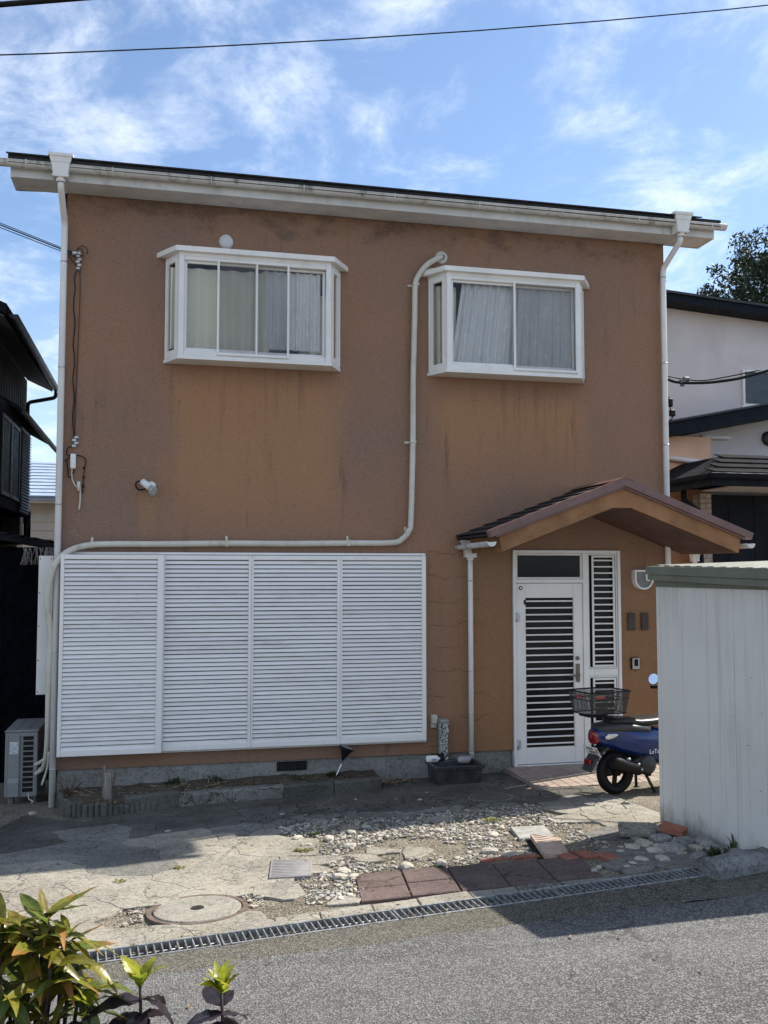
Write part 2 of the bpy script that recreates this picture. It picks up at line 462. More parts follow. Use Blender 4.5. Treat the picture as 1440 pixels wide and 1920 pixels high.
def cloth_mat(name, col, trans=.45, alpha=1.0, pattern=False):
    k = NT(name)
    w = k.noise(160, 3, .5)
    c = k.mix(k.rng(w, .3, .7), tuple(x * .85 for x in col), col)
    k.set(c, .95, 0, None, .1)
    tl = k.n('ShaderNodeBsdfTranslucent'); k.l(c, tl.inputs[0])
    ms = k.n('ShaderNodeMixShader'); ms.inputs[0].default_value = trans
    k.l(k.b.outputs[0], ms.inputs[1]); k.l(tl.outputs[0], ms.inputs[2])
    res = ms.outputs[0]
    if alpha < 1:
        tp = k.n('ShaderNodeBsdfTransparent'); m2 = k.n('ShaderNodeMixShader')
        if pattern:
            d = k.vor(9.5, 'F1', k.map((1, 1, .9)))
            a = k.rng(d, .30, .22, alpha, .98)
            k.l(a, m2.inputs[0])
        else: m2.inputs[0].default_value = alpha
        k.l(tp.outputs[0], m2.inputs[1]); k.l(res, m2.inputs[2]); res = m2.outputs[0]
    k.l(res, k.out.inputs[0])
    return k.m

STUCCO = stucco_mat('stucco', (.232, .146, .110), (.308, .168, .098), (.092, .062, .050))
STUCCO_B = plain('stucco_trim', (.285, .150, .078), .9, var=.22, scale=3, bump=.6, bscale=45, spec=.15, dirt=(.16, .08, .04), dirt_amt=.5)
FOUND = concrete_mat('foundation_concrete', (.30, .295, .275), (.17, .165, .15), mossamt=.35)
WHITE = plain('white_paint', (.80, .785, .755), .42, var=.05, scale=2.5, dirt=(.34, .31, .27), dirt_amt=.25)
WHITE_D = plain('weathered_white_paint', (.62, .62, .62), .55, var=.12, scale=2.5, dirt=(.30, .30, .28), dirt_amt=.5, dlo=.50, dhi=.75)
SHUT = plain('shutter_white', (.84, .815, .785), .4, var=.035, scale=1.3, dirt=(.36, .32, .31), dirt_amt=.30)
def slat_mat():
    k = NT('shutter_slat'); oi = k.n('ShaderNodeObjectInfo').outputs['Random']
    c = k.mix(oi, (.76, .74, .72), (.855, .835, .81)); d = k.noise(2.2, 5, .7, k.map((.5, 1, 2.5), (4, 0, 2)))
    c = k.mix(k.rng(d, .52, .72, 0, .38), c, (.42, .38, .355)); d2 = k.noise(30, 4, .7, k.map((.25, 1, 1)))
    c = k.mix(k.rng(d2, .60, .75, 0, .35), c, (.33, .29, .27)); return k.set(c, k.rng(d, .3, .7, .35, .55), 0, None, .4)
SLATM = slat_mat()
SHUT_DK = plain('shutter_gap', (.12, .112, .11), .85)
GUTTER = plain('gutter_white', (.62, .62, .61), .5, var=.10, scale=4, dirt=(.10, .105, .075), dirt_amt=.8, dlo=.50, dhi=.72)
PVC = plain('pipe_white', (.77, .755, .735), .35, var=.05, scale=3, dirt=(.40, .38, .34), dirt_amt=.3)
CONDUIT = plain('conduit_ivory', (.60, .575, .49), .5, var=.08, scale=4, dirt=(.22, .20, .16), dirt_amt=.5)
SLATE = plain('roof_slate_dark', (.020, .021, .024), .75, var=.35, scale=9, bump=.5, bscale=40, dirt=(.07, .07, .05))
TRIM = plain('porch_trim_brown', (.155, .078, .070), .38, var=.12, scale=5, dirt=(.06, .04, .04), spec=.6)
STEEL = plain('galvanised_steel', (.52, .54, .55), .5, .55, var=.18, scale=14, dirt=(.16, .12, .09), dirt_amt=.4)
DARKMETAL = plain('dark_metal', (.05, .05, .052), .45, .6, var=.2, scale=10)
BLACK = plain('black_plastic', (.009, .009, .010), .55, var=.25, scale=12, spec=.2)
GREYPL = plain('grey_plastic', (.20, .20, .20), .5, var=.15, scale=10)
BROWN_DK = plain('dark_bronze', (.075, .062, .058), .45, .5, var=.25, scale=16)
HANDLE = plain('bronze_handle', (.20, .17, .15), .38, .8, var=.2, scale=20)
GLASS = glass_mat('window_glass')
GLASS_DK = plain('dark_glass', (.008, .010, .013), .22, var=.2, scale=3, spec=.22)
ROOM = plain('room_wall', (.55, .52, .46), .9)
def screen_mat():
    k = NT('insect_screen')
    k.set((.19, .20, .21), .8, 0, None, .2)
    tp = k.n('ShaderNodeBsdfTransparent'); ms = k.n('ShaderNodeMixShader')
    k.l(k.rng(k.noise(3, 3), .3, .7, .22, .28), ms.inputs[0]); k.l(tp.outputs[0], ms.inputs[1]); k.l(k.b.outputs[0], ms.inputs[2])
    k.l(ms.outputs[0], k.out.inputs[0]); return k.m
SCREEN = screen_mat()
CREAM = cloth_mat('cream_curtain', (.95, .91, .76), .03)
SHEER = cloth_mat('sheer_curtain', (.98, .98, .98), .03, .90, True)
CONC_L = concrete_mat('yard_concrete', (.33, .305, .255), (.165, .150, .125), moss=(.10, .09, .06), mossamt=.55, crack=True, warm=(.30, .262, .20))
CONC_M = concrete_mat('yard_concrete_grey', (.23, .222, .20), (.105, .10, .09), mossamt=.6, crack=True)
CONC_S = concrete_mat('yard_concrete_moss_shade', (.135, .128, .112), (.042, .040, .035), moss=(.020, .021, .013), mossamt=.7, crack=True)  # mossy concrete, darkened further so the house's shade is in its colour
CONC_D = concrete_mat('mossy_concrete', (.12, .118, .10), (.055, .054, .045), mossamt=.8)
def dirt_mat():
    k = NT('yard_dirt'); v = k.vor(70); vc = k.vor(70, out='Color'); s_ = k.n('ShaderNodeSeparateColor'); k.l(vc, s_.inputs[0])
    a = k.noise(1.8, 6, .65); c = k.mix(k.rng(a, .35, .66), (.17, .145, .108), (.285, .25, .19))
    c = k.mix(k.rng(s_.outputs[0], .5, 1., 0, .55), c, (.42, .385, .315)); c = k.mix(k.rng(s_.outputs[1], .6, 1., 0, .6), c, (.105, .09, .07))
    c = k.mix(k.rng(v, .4, .75, 0, .7), c, (.075, .064, .05)); c = k.mix(k.rng(k.noise(5, 6, .7), .55, .7, 0, .4), c, (.10, .095, .06))
    return k.set(c, .95, 0, k.bump(k.math('ADD', k.math('MULTIPLY', v, -1.), k.math('MULTIPLY', k.noise(30, 5), .6)), .8, .012), .15)
DIRT = dirt_mat()
SOIL = concrete_mat('bed_soil', (.115, .095, .07), (.05, .042, .032), moss=(.03, .04, .015), grain=70)
ASPH = asphalt_mat()
EDGE = asphalt_mat('road_edge_concrete', (.045, .041, .033), (.20, .182, .15), (.34, .32, .27), (.10, .095, .055))
PAVER = concrete_mat('red_brown_paver', (.155, .112, .100), (.080, .060, .056), moss=(.075, .065, .055), grain=100, mossamt=.6, crack=True)
BRICK = concrete_mat('red_brick', (.34, .135, .09), (.24, .10, .07), moss=(.12, .09, .07), mossamt=.35)
CURB = concrete_mat('kerb_concrete', (.24, .24, .235), (.040, .040, .040), moss=(.030, .031, .028), grain=38, mossamt=.95)
STONE = concrete_mat('pebble_stone', (.50, .46, .39), (.25, .23, .195), moss=(.22, .19, .14), grain=60, mossamt=.5, warm=(.50, .43, .32))
STONE_D = concrete_mat('rubble_stone', (.34, .33, .31), (.16, .155, .145), grain=50)
TILE = concrete_mat('porch_tile', (.40, .325, .27), (.30, .235, .19), moss=(.16, .12, .10), grain=80, mossamt=.35)
# ------------------------------------------------------------------ ground, yard, road
def sheet(name, xs, ys, zf, mat):
    V = [(x, y, zf(x, y)) for y in ys for x in xs]; n = len(xs)
    F = [(j * n + i, j * n + i + 1, (j + 1) * n + i + 1, (j + 1) * n + i) for j in range(len(ys) - 1) for i in range(n - 1)]
    m = MB(); m.add(V, F, 0, True); return structure(m.build(name, mat))
def lin(a, b, n): return [a + (b - a) * i / (n - 1) for i in range(n)]
sheet('ground', [-600, -60, -20, -8, -4, 0, 3, 6, 9, 20, 60, 600], [-600, -60, -20, -12, -9.5, -6, -4, -2.5, -1, -.5, 0, 3, 8, 60, 600],
      lambda x, y: g(x, y) - .09, DIRT)
def drain_y(x): return -4.54 + .109 * x                      # centre line of the drain
def edge_y(x): return -4.83 + .062 * x                       # where the asphalt begins
def nz(x, y, s, a): return a * mnoise.noise(Vector((x * s, y * s, 3.7)))
# yard base: sandy ground between the house and the drain
ysx = lin(-2.2, 7.5, 130)
def yard_sheet():
    V = []; n = len(ysx); rows = 60
    for j in range(rows):
        for x in ysx:
            y0 = .2; y1 = drain_y(x) + .10
            y = y0 + (y1 - y0) * j / (rows - 1)
            V.append((x, y, g(x, y) - .004 + nz(x, y, 2.1, .008) + nz(x, y, 9, .004)))
    F = [(j * n + i, (j + 1) * n + i, (j + 1) * n + i + 1, j * n + i + 1) for j in range(rows - 1) for i in range(n - 1)]
    m = MB(); m.add(V, F, 0, True); return structure(m.build('yard', DIRT))
yard = yard_sheet()
# rough concrete strip between drain and asphalt
m = MB(); V = []; xs = lin(-6, 12, 140)
for x in xs:
    ya = drain_y(x) - .075; yb = edge_y(x) + nz(x, 0, 5, .02) + nz(x, 4, 19, .008)
    if x > 4.3: ya = min(ya, -4.13); yb = min(yb, ya - .2)
    for t in (0, .33, .66, 1):
        y = ya + (yb - ya) * t; V.append((x, y, g(x, y) + .004 + nz(x, y, 7, .004)))
F = [(i * 4 + k, i * 4 + k + 1, (i + 1) * 4 + k + 1, (i + 1) * 4 + k) for i in range(len(xs) - 1) for k in range(3)]
m.add(V, F, 0, True); structure(m.build('road_edge_strip', EDGE))
# asphalt with a ragged, slightly raised edge
m = MB(); V = []; xs = lin(-40, 45, 340)
rowsY = [0, .03, .2, .6, 1.2, 2.2, 3.4, 4.6]
for x in xs:
    yb = edge_y(clamp(x, -8, 12)) + nz(x, 0, 5, .035) + nz(x, 4, 19, .016)
    if 4.3 < x: yb = min(yb, -4.40)
    for k, t in enumerate(rowsY):
        y = yb - t; V.append((x, y, g(x, y) + (.0 if k == 0 else .016) + nz(x, y, 1.2, .004)))
n = len(rowsY)
F = [(i * n + k, i * n + k + 1, (i + 1) * n + k + 1, (i + 1) * n + k) for i in range(len(xs) - 1) for k in range(n - 1)]
m.add(V, F, 0, True); structure(m.build('road', ASPH))
# planted verge on the near side of the road
m = MB(); xs = lin(-8, 8, 60); V = []
for x in xs:
    for t in (0, .04, .5, 1.5, 3.0, 4.5):
        y = -6.75 - .25 * max(0, x - 1.2) - t; V.append((x, y, g(x, y) + (.0 if t == 0 else .10 + nz(x, y, 3, .03))))
F = [(i * 6 + k, i * 6 + k + 1, (i + 1) * 6 + k + 1, (i + 1) * 6 + k) for i in range(len(xs) - 1) for k in range(5)]
m.add(V, F, 0, True); structure(m.build('planted_verge', SOIL))

# ------------------------------------------------------------------ house
house = thing('house', 'two-storey brown stucco house with white shutters, bay windows and gabled porch', 'house', (3.2, 0, 0))
W = 6.47; ZT = 5.93; ZF = .325
def grid_wall(m, xs, zs, holes, y0, y1, mi=0):
    def solid(i, j):
        if i < 0 or j < 0 or i >= len(xs) - 1 or j >= len(zs) - 1: return False
        cx = (xs[i] + xs[i + 1]) / 2; cz_ = (zs[j] + zs[j + 1]) / 2
        return not any(a < cx < b and c < cz_ < d for a, b, c, d in holes)
    for i in range(len(xs) - 1):
        for j in range(len(zs) - 1):
            if not solid(i, j): continue
            a, b, c, d = xs[i], xs[i + 1], zs[j], zs[j + 1]
            m.add([(a, y0, c), (b, y0, c), (b, y0, d), (a, y0, d)], [(0, 1, 2, 3)], mi)
            m.add([(a, y1, c), (b, y1, c), (b, y1, d), (a, y1, d)], [(3, 2, 1, 0)], mi)
            for (di, dj, q) in ((-1, 0, [(a, y0, c), (a, y0, d), (a, y1, d), (a, y1, c)]), (1, 0, [(b, y0, c), (b, y1, c), (b, y1, d), (b, y0, d)]),
                                (0, -1, [(a, y0, c), (a, y1, c), (b, y1, c), (b, y0, c)]), (0, 1, [(a, y0, d), (b, y0, d), (b, y1, d), (a, y1, d)])):
                if not solid(i + di, j + dj): m.add(q, [(0, 1, 2, 3)], mi)
HOLES = [(1.0, 2.68, 4.37, 5.31), (3.73, 5.41, 4.37, 5.31), (4.607, 5.86, .0, 2.44)]
m = MB()
xs = sorted({0., W, *[h[0] for h in HOLES], *[h[1] for h in HOLES]}); zs = sorted({ZF, ZT, 4.37, 5.31, 2.44})
grid_wall(m, xs, zs, HOLES, 0., .14)
m.box(0, .14, .143, 6.5, ZF, ZT, .01); m.box(W - .14, W, .143, 6.5, ZF, ZT, .01); m.box(.143, W - .143, 6.36, 6.5, ZF, ZT, .01)
for x0 in (0.003, W - .137):                                     # gable ends
    m.prism([(0, ZT), (6.5, ZT), (3.25, ZT + 3.25 * .415)], 'x', x0, x0 + .134)
wall = m.build('wall', STUCCO, house)
m = MB(); m.box(.02, 4.60, .028, .16, -.3, ZF - .003, .006); m.box(5.867, W - .02, .028, .16, -.3, ZF - .003, .006)
m.box(.02, .16, .163, 6.45, -.3, ZF - .003); m.box(W - .16, W - .02, .163, 6.45, -.3, ZF - .003)
m.box(4.603, 5.864, .03, .30, -.3, .148, .004)
found = m.build('foundation', FOUND, house)
m = MB(); m.box(2.11, 2.41, .015, .027, .215, .305, .002, 1)
for i in range(15): m.box(2.122 + i * .019, 2.130 + i * .019, .006, .0149, .222, .298, .001)
m.build('vent_grille', [DARKMETAL, BLACK], found)
# rooms behind the openings
m = MB()
for (x0, x1, z0, z1) in ((.2, 3.3, 3.6, 5.6), (3.4, 6.25, 3.6, 5.6)):
    m.add([(x0, .16, z0), (x1, .16, z0), (x1, 3, z0), (x0, 3, z0), (x0, .16, z1), (x1, .16, z1), (x1, 3, z1), (x0, 3, z1)],
          [(0, 1, 2, 3), (7, 6, 5, 4), (3, 2, 6, 7), (0, 3, 7, 4), (2, 1, 5, 6)])
m.build('room_interior', ROOM, house)
# main roof
SL = .415
def roof_z(y): return 6.095 + (y + .42) * SL
m = MB()
for (t, dz, x0, x1) in ((.030, 0, -.49, 6.94),):
    m.prism([(-.42, roof_z(-.42) - .075), (3.25, roof_z(3.25) - .03), (3.25, roof_z(3.25)), (-.42, roof_z(-.42))], 'x', x0, x1)
    m.prism([(6.92, roof_z(-.42) - .075), (3.25, roof_z(3.25) - .03), (3.25, roof_z(3.25)), (6.92, roof_z(-.42))], 'x', x0, x1)
roof = m.build('roof', SLATE, house)
SLT = MB(); SLT.prism([(-.10, 0), (.16, .26 * SL * .92), (.16, .26 * SL * .92 + .010), (-.10, .014)], 'x', 0, .9)
sl_me = SLT.mesh('roof_slate'); sl_me.materials.append(SLATE)
for i in range(9):
    x0 = -.505 + i * .9
    if i == 8: break
    for r in range(3):
        link('roof_slate', sl_me, None, roof, (x0 + (.0 if r % 2 == 0 else .0), -.345 + r * .22, roof_z(-.345 + r * .22 - .1) + .006))
m = MB(); m.box(6.695, 6.965, -.445, .3, roof_z(-.42) + .002, roof_z(-.42) + .02, .003); 
# fascia and boxed soffit
m = MB(); m.box(-.475, 6.915, -.31, -.285, 5.925, 6.035, .004)
fas = m.build('fascia', WHITE_D, house)
m = MB(); m.box(-.455, 6.895, -.283, -.002, 5.931, 5.945, .002)
m.box(-.455, -.01, .0, .02, 5.931, 6.15, .002); m.box(W + .01, 6.895, .0, .02, 5.931, 6.15, .002)
m.build('soffit', WHITE_D, house)
for x0, x1 in ((-.477, -.457), (6.897, 6.917)):
    m = MB(); m.prism([(-.312, 5.92), (.02, 5.92), (3.25, 5.92 + 3.1 * SL), (3.25, roof_z(3.25) - .033), (-.312, roof_z(-.312) - .033)], 'x', x0 - .004, x1 + .004)
    m.build('bargeboard', WHITE_D, house)
for x0, x1 in ((-.453, -.004), (W + .004, 6.893)):
    m = MB(); m.prism([(.03, 6.14), (3.25, 6.14 + 3.22 * SL), (3.25, 6.155 + 3.22 * SL), (.03, 6.155)], 'x', x0, x1); m.build('verge_soffit', WHITE_D, house)
# gutters: half-round channels with straps
def gutter(name, p0, p1, r, mat, parent, ends=True, tilt=0):
    m = MB(); p0 = Vector(p0); p1 = Vector(p1); d = (p1 - p0).normalized(); u = Vector((0, 0, 1)); w = d.cross(u)
    n = 12; V = []
    for p in (p0, p1):
        for rr in (r, r - .004):
            for k in range(n + 1):
                a = math.pi * k / n; V.append(p + w * (rr * math.cos(a)) - u * (rr * math.sin(a)))
    q = n + 1; F = []
    for k in range(n):
        F += [(k, k + 1, 2 * q + k + 1, 2 * q + k), (q + k + 1, q + k, 3 * q + k, 3 * q + k + 1)]
    for e in (0, n): F.append((e, q + e, 3 * q + e, 2 * q + e))
    m.add(V, F, 0, True)
    for s in (1, -1): m.tube([p0 + w * s * r, p1 + w * s * r], .006, 6)
    if ends:
        for p in (p0, p1):
            V = [p + w * (r * math.cos(math.pi * k / n)) - u * (r * math.sin(math.pi * k / n)) for k in range(n + 1)]
            V += [v + d * .012 * (1 if p == p1 else -1) for v in V]
            m.add(V, [tuple(range(q)), tuple(range(2 * q - 1, q - 1, -1))] + [(k, k + 1, q + k + 1, q + k) for k in range(n)], 0, False)
    return m.build(name, mat, parent)
gut = gutter('gutter', (-.565, -.372, 6.045), (7.01, -.372, 6.05), .052, GUTTER, house)
for x in (-.33, .45, 1.38, 2.29, 3.22, 4.13, 5.06, 5.95, 6.83):
    m = MB(); pts = [(x, -.372 + .055 * math.cos(a), 6.046 - .055 * math.sin(a)) for a in [math.pi * k / 8 for k in range(9)]]
    m.tube(pts + [(x, -.428, 6.055)], .007, 6); m.build('gutter_strap', WHITE_D, gut)
def hopper(x, y, z, parent, s=1.0):
    m = MB()
    def ring(hw, hd, zz): return [(x - hw, y - hd, zz), (x + hw, y - hd, zz), (x + hw, y + hd, zz), (x - hw, y + hd, zz)]
    R_ = [ring(.105 * s, .075 * s, z), ring(.105 * s, .075 * s, z - .025 * s), ring(.092 * s, .066 * s, z - .030 * s), ring(.082 * s, .06 * s, z - .075 * s), ring(.076 * s, .056 * s, z - .078 * s),
          ring(.062 * s, .05 * s, z - .18 * s), ring(.068 * s, .055 * s, z - .182 * s), ring(.066 * s, .053 * s, z - .20 * s), ring(.045 * s, .04 * s, z - .205 * s)]
    V = [p for r in R_ for p in r]; F = [(0, 1, 2, 3)]
    for i in range(len(R_) - 1):
        for k in range(4): F.append((i * 4 + (k + 1) % 4, i * 4 + k, (i + 1) * 4 + k, (i + 1) * 4 + (k + 1) % 4))
    m.add(V, F); m.lathe([(.04 * s, z - .200 * s), (.042 * s, z - .222 * s), (.034 * s, z - .235 * s)], (x, y, 0), 16)
    return m.build('rain_hopper', PVC, parent)
def downpipe(pts, r, bands, parent, n=14):
    m = MB(); m.tube(pts, r, n, sub=0)
    o = m.build('downpipe', PVC, parent)
    for (p, dr) in bands:
        b = MB(); b.tube([(p[0], p[1], p[2] - .006), (p[0], p[1], p[2] + .006)], r + dr, n); b.box(p[0] - .006, p[0] + .006, p[1] + r * .5, -.001, p[2] - .006, p[2] + .006, .001)
        b.build('pipe_band', STEEL, o)
    return o
def bendy(pts, r=.05, k=5):
    """round the corners of a polyline"""
    P = [Vector(p) for p in pts]; out = [P[0]]
    for i in range(1, len(P) - 1):
        a = (P[i - 1] - P[i]); b = (P[i + 1] - P[i]); d = min(r, a.length * .45, b.length * .45); a.normalize(); b.normalize()
        for j in range(k + 1):
            t = j / k; out.append((P[i] + a * d) * (1 - t) ** 2 + P[i] * 2 * t * (1 - t) + (P[i] + b * d) * t * t)
    out.append(P[-1]); return out
hopper(-.02, -.385, 6.135, gut, 1.08); hopper(6.465, -.385, 6.135, gut, 1.08)
downpipe(bendy([(-.02, -.375, 5.90), (-.02, -.375, 5.84), (-.012, -.065, 5.60), (-.012, -.065, 5.4), (-.012, -.062, .0)], .06), .031,
         [((-.012, -.065, z), .003) for z in (5.22, 4.18, 2.85, 1.446, .35)], house)
downpipe(bendy([(6.465, -.375, 5.90), (6.465, -.375, 5.84), (6.425, -.065, 5.62), (6.422, -.065, 5.4), (6.415, -.06, .05)], .06), .031,
         [((6.422, -.065, z), .003) for z in (5.52, 4.54, 3.62)], house)

# ---- bay windows
def bay(xb0, xb1, xf0, xf1, z0, z1, yf, bars, screens):
    """white aluminium bay: bars = x ranges of upright stiles on the front, screens = insect screen ranges"""
    m = MB()
    plan = [(xb0, 0), (xf0, yf), (xf1, yf), (xb1, 0)]
    m.prism([(xb0 - .01, -.001), (xf0 - .012, yf - .012), (xf1 + .012, yf - .012), (xb1 + .01, -.001)], 'z', z0, z0 + .035)
    m.prism([(xb0, -.001), (xf0, yf), (xf1, yf), (xb1, -.001)], 'z', z1 - .035, z1)
    for (x, y) in ((xf0, yf), (xf1, yf)):                         # corner posts
        s = 1 if x == xf0 else -1
        m.prism([(x - .016 * s, yf + .048), (x - .004 * s, yf - .008), (x + .045 * s, yf - .008), (x + .045 * s, yf + .036), (x + .01 * s, yf + .05)][::s], 'z', z0 + .035, z1 - .035)
    for (x, s) in ((xb0, 1), (xb1, -1)):
        m.box(x, x + s * .05, -.045, -.001, z0 + .035, z1 - .035, .003)
    m.box(xf0 + .045, xf1 - .045, yf, yf + .05, z0 + .035, z0 + .085, .004)       # front rails
    m.box(xf0 + .045, xf1 - .045, yf, yf + .05, z1 - .075, z1 - .035, .004)
    for s, xb, xf in ((1, xb0, xf0), (-1, xb1, xf1)):              # side rails
        for (za, zb) in ((z0 + .035, z0 + .10), (z1 - .09, z1 - .035)):
            d = Vector((xf - xb, yf, 0)); nrm = Vector((-d.y, d.x, 0)).normalized() * .015
            a = Vector((xb, 0, 0)) + d * .16; b = Vector((xb, 0, 0)) + d * .86
            q = [a - nrm, b - nrm, b + nrm, a + nrm]
            m.prism([(p.x, p.y) for p in q], 'z', za, zb)
        a = Vector((xb, 0, 0)) + d * .20; b = Vector((xb, 0, 0)) + d * .30
        q = [a - nrm, b - nrm, b + nrm, a + nrm]; m.prism([(p.x, p.y) for p in q], 'z', z0 + .1, z1 - .09)
        a = Vector((xb, 0, 0)) + d * .78; b = Vector((xb, 0, 0)) + d * .86
        q = [a - nrm, b - nrm, b + nrm, a + nrm]; m.prism([(p.x, p.y) for p in q], 'z', z0 + .1, z1 - .09)
    o = m.build('bay_window', WHITE, house)
    # hood
    h = MB(); c = .07
    lo = [(xb0 - c - .02, -.001, z1), (xf0 - .035, yf - .045, z1), (xf1 + .035, yf - .045, z1), (xb1 + c + .02, -.001, z1)]
    mid = [(p[0], p[1], p[2] + .05) for p in lo]
    top = [(xb0 + .02, -.001, z1 + .105), (xf0 + .09, yf + .14, z1 + .09), (xf1 - .09, yf + .14, z1 + .09), (xb1 - .02, -.001, z1 + .105)]
    V = lo + mid + top; F = [(0, 1, 2, 3)[::-1]]
    for i in (0, 4):
        for k in range(3): F.append((i + k, i + k + 1, i + k + 5, i + k + 4))
    F += [(8, 9, 10, 11)]
    h.add(V, F); h.build('hood', WHITE, o)
    for (a, b, y, w) in bars:                                      # sliding sashes
        s = MB(); za, zb = z0 + .085, z1 - .075
        s.box(a, a + w, y, y + .026, za, zb, .003); s.box(b - w, b, y, y + .026, za, zb, .003)
        s.box(a + w, b - w, y, y + .026, za, za + w * 1.2, .003); s.box(a + w, b - w, y, y + .026, zb - w * .9, zb, .003)
        so = s.build('sash', WHITE, o)
        p = MB(); p.add([(a + w - .004, y + .012, za + w * 1.1), (b - w + .004, y + .012, za + w * 1.1), (b - w + .004, y + .012, zb - w * .8), (a + w - .004, y + .012, zb - w * .8)], [(0, 1, 2, 3)])
        p.build('pane', GLASS, o)
    for (a, b, y, mid_) in screens:
        s = MB(); za, zb = z0 + .05, z1 - .055; w = .022
        s.box(a, a + w, y - .016, y, za, zb, .003); s.box(b - w, b, y - .016, y, za, zb, .003)
        s.box(a + w, b - w, y - .016, y, za, za + .028, .003); s.box(a + w, b - w, y - .016, y, zb - w, zb, .003)
        if mid_: s.box(mid_ - .009, mid_ + .009, y - .013, y - .002, za + .028, zb - w, .002)
        s.build('screen_frame', WHITE, o)
        p = MB(); p.add([(a + w, y - .008, za + .028), (b - w, y - .008, za + .028), (b - w, y - .008, zb - w), (a + w, y - .008, zb - w)], [(0, 1, 2, 3)]); p.build('insect_screen', SCREEN, o)
    for xb, xf in ((xb0, xf0), (xb1, xf1)):
        d = Vector((xf - xb, yf, 0)); a = Vector((xb, 0, 0)) + d * .30; b = Vector((xb, 0, 0)) + d * .79
        p = MB(); p.add([(a.x, a.y, z0 + .10), (b.x, b.y, z0 + .10), (b.x, b.y, z1 - .09), (a.x, a.y, z1 - .09)], [(0, 1, 2, 3)]); p.build('side_pane', GLASS, o)
    return o
bay(.955, 2.728, 1.09, 2.59, 4.28, 5.345, -.25, [(1.135, 1.86, -.225, .028), (1.83, 2.545, -.195, .028)], [(1.455, 2.17, -.250, 1.845)])
bay(3.685, 5.46, 3.825, 5.32, 4.28, 5.345, -.25, [(3.87, 4.60, -.225, .028), (4.56, 5.275, -.195, .028)], [(4.555, 5.285, -.250, None)])

def curtain(name, x0, x1, z0, z1, y, amp, waves, mat, label, flare=0., seed=0, group=None):
    m = MB(); r2 = random.Random(seed); n = int(waves * 10); V = []; rows = 14
    ph = [r2.uniform(-.5, .5) for _ in range(n + 1)]
    for j in range(rows):
        t = j / (rows - 1)
        for i in range(n + 1):
            s = i / n; x = x0 + (x1 - x0) * s + flare * (1 - t) * (s - 1)
            w = math.sin(s * waves * 2 * math.pi + .6 * math.sin(s * 5 + seed)) * amp * (.55 + .45 * (1 - t)) + .25 * amp * math.sin(s * waves * 4.3 + t * 2)
            V.append((x + .25 * w, y + w, z0 + (z1 - z0) * t + (.008 * math.sin(s * waves * 6.28) if j == 0 else 0)))
    F = [(j * (n + 1) + i, j * (n + 1) + i + 1, (j + 1) * (n + 1) + i + 1, (j + 1) * (n + 1) + i) for j in range(rows - 1) for i in range(n)]
    m.add(V, F, 0, True); o = m.build(name, mat); tag(o, label, 'curtain', group); return o
curtain('curtain', 1.0, 1.98, 4.40, 5.22, -.145, .028, 6, CREAM, 'cream curtain drawn across left half of the left bay window', seed=1)
curtain('curtain', 2.30, 2.70, 4.37, 5.05, -.05, .02, 3, CREAM, 'cream curtain bunched at right end of the left bay window', seed=3)
curtain('lace_curtain', 1.90, 2.50, 4.44, 5.24, -.150, .026, 8, SHEER, 'white lace curtain hanging in right half of the left bay window', seed=2)
curtain('curtain', 3.74, 3.98, 4.40, 5.24, -.06, .018, 3, CREAM, 'narrow cream curtain at left end of the right bay window', seed=5)
curtain('lace_curtain', 4.02, 5.36, 4.385, 5.26, -.150, .026, 16, SHEER, 'white lace curtain across the whole right bay window', flare=.13, seed=4)

# ---- sliding shutters with louvre slats
def slat_mesh(w, gap=.008):
    h = .0412 - gap; m = MB(); m.prism([(-.002, h - .002), (-.005, h), (-.021, .007), (-.021, .000), (-.010, .000)], 'x', 0, w)
    return m.mesh('slat')
def shutter(x0, x1, y, z0, z1, lft=.045, rgt=.045, gap=.0095):
    m = MB()
    m.box(x0, x0 + lft, y, y + .05, z0, z1, .004); m.box(x1 - rgt, x1, y, y + .05, z0, z1, .004)
    m.box(x0 + lft, x1 - rgt, y + .004, y + .05, z1 - .045, z1, .004); m.box(x0 + lft, x1 - rgt, y + .002, y + .05, z0, z0 + .055, .004)
    m.box(x0 + lft, x1 - rgt, y + .03, y + .045, z0 + .056, z1 - .046, .001, 1)
    o = m.build('shutter_panel', [SHUT, SHUT_DK], house)
    me = slat_mesh(x1 - x0 - lft - rgt - .002, gap); me.materials.append(SLATM)
    n = int(round((z1 - z0 - .10) / .0412)); p = (z1 - z0 - .10) / n
    for i in range(n):
        s = link('slat', me, None, o, (x0 + lft + .001, y + .0285 + rnd.uniform(-.0012, .0012), z0 + .055 + p * i + rnd.uniform(-.0006, .0006)))
        s.rotation_euler = (0, rnd.uniform(-.0006, .0006), 0); s.scale = (1, 1, p / .0412)
    return o
m = MB(); m.box(.035, 3.635, -.06, -.001, 2.372, 2.395, .003); m.box(.035, 3.635, -.055, -.001, .455, .475, .003); m.box(.05, .09, -.06, -.001, .476, 2.37, .003); m.box(3.60, 3.633, -.055, -.001, .476, 2.371, .003)
m.build('shutter_track', SHUT, house)
shutter(.03, .982, -.165, .475, 2.368, .035, .06, .0075)
shutter(.975, 1.832, -.105, .478, 2.366, .02, .03)
shutter(1.834, 2.726, -.105, .478, 2.366, .02, .03)
shutter(2.728, 3.628, -.105, .478, 2.366, .02, .045)

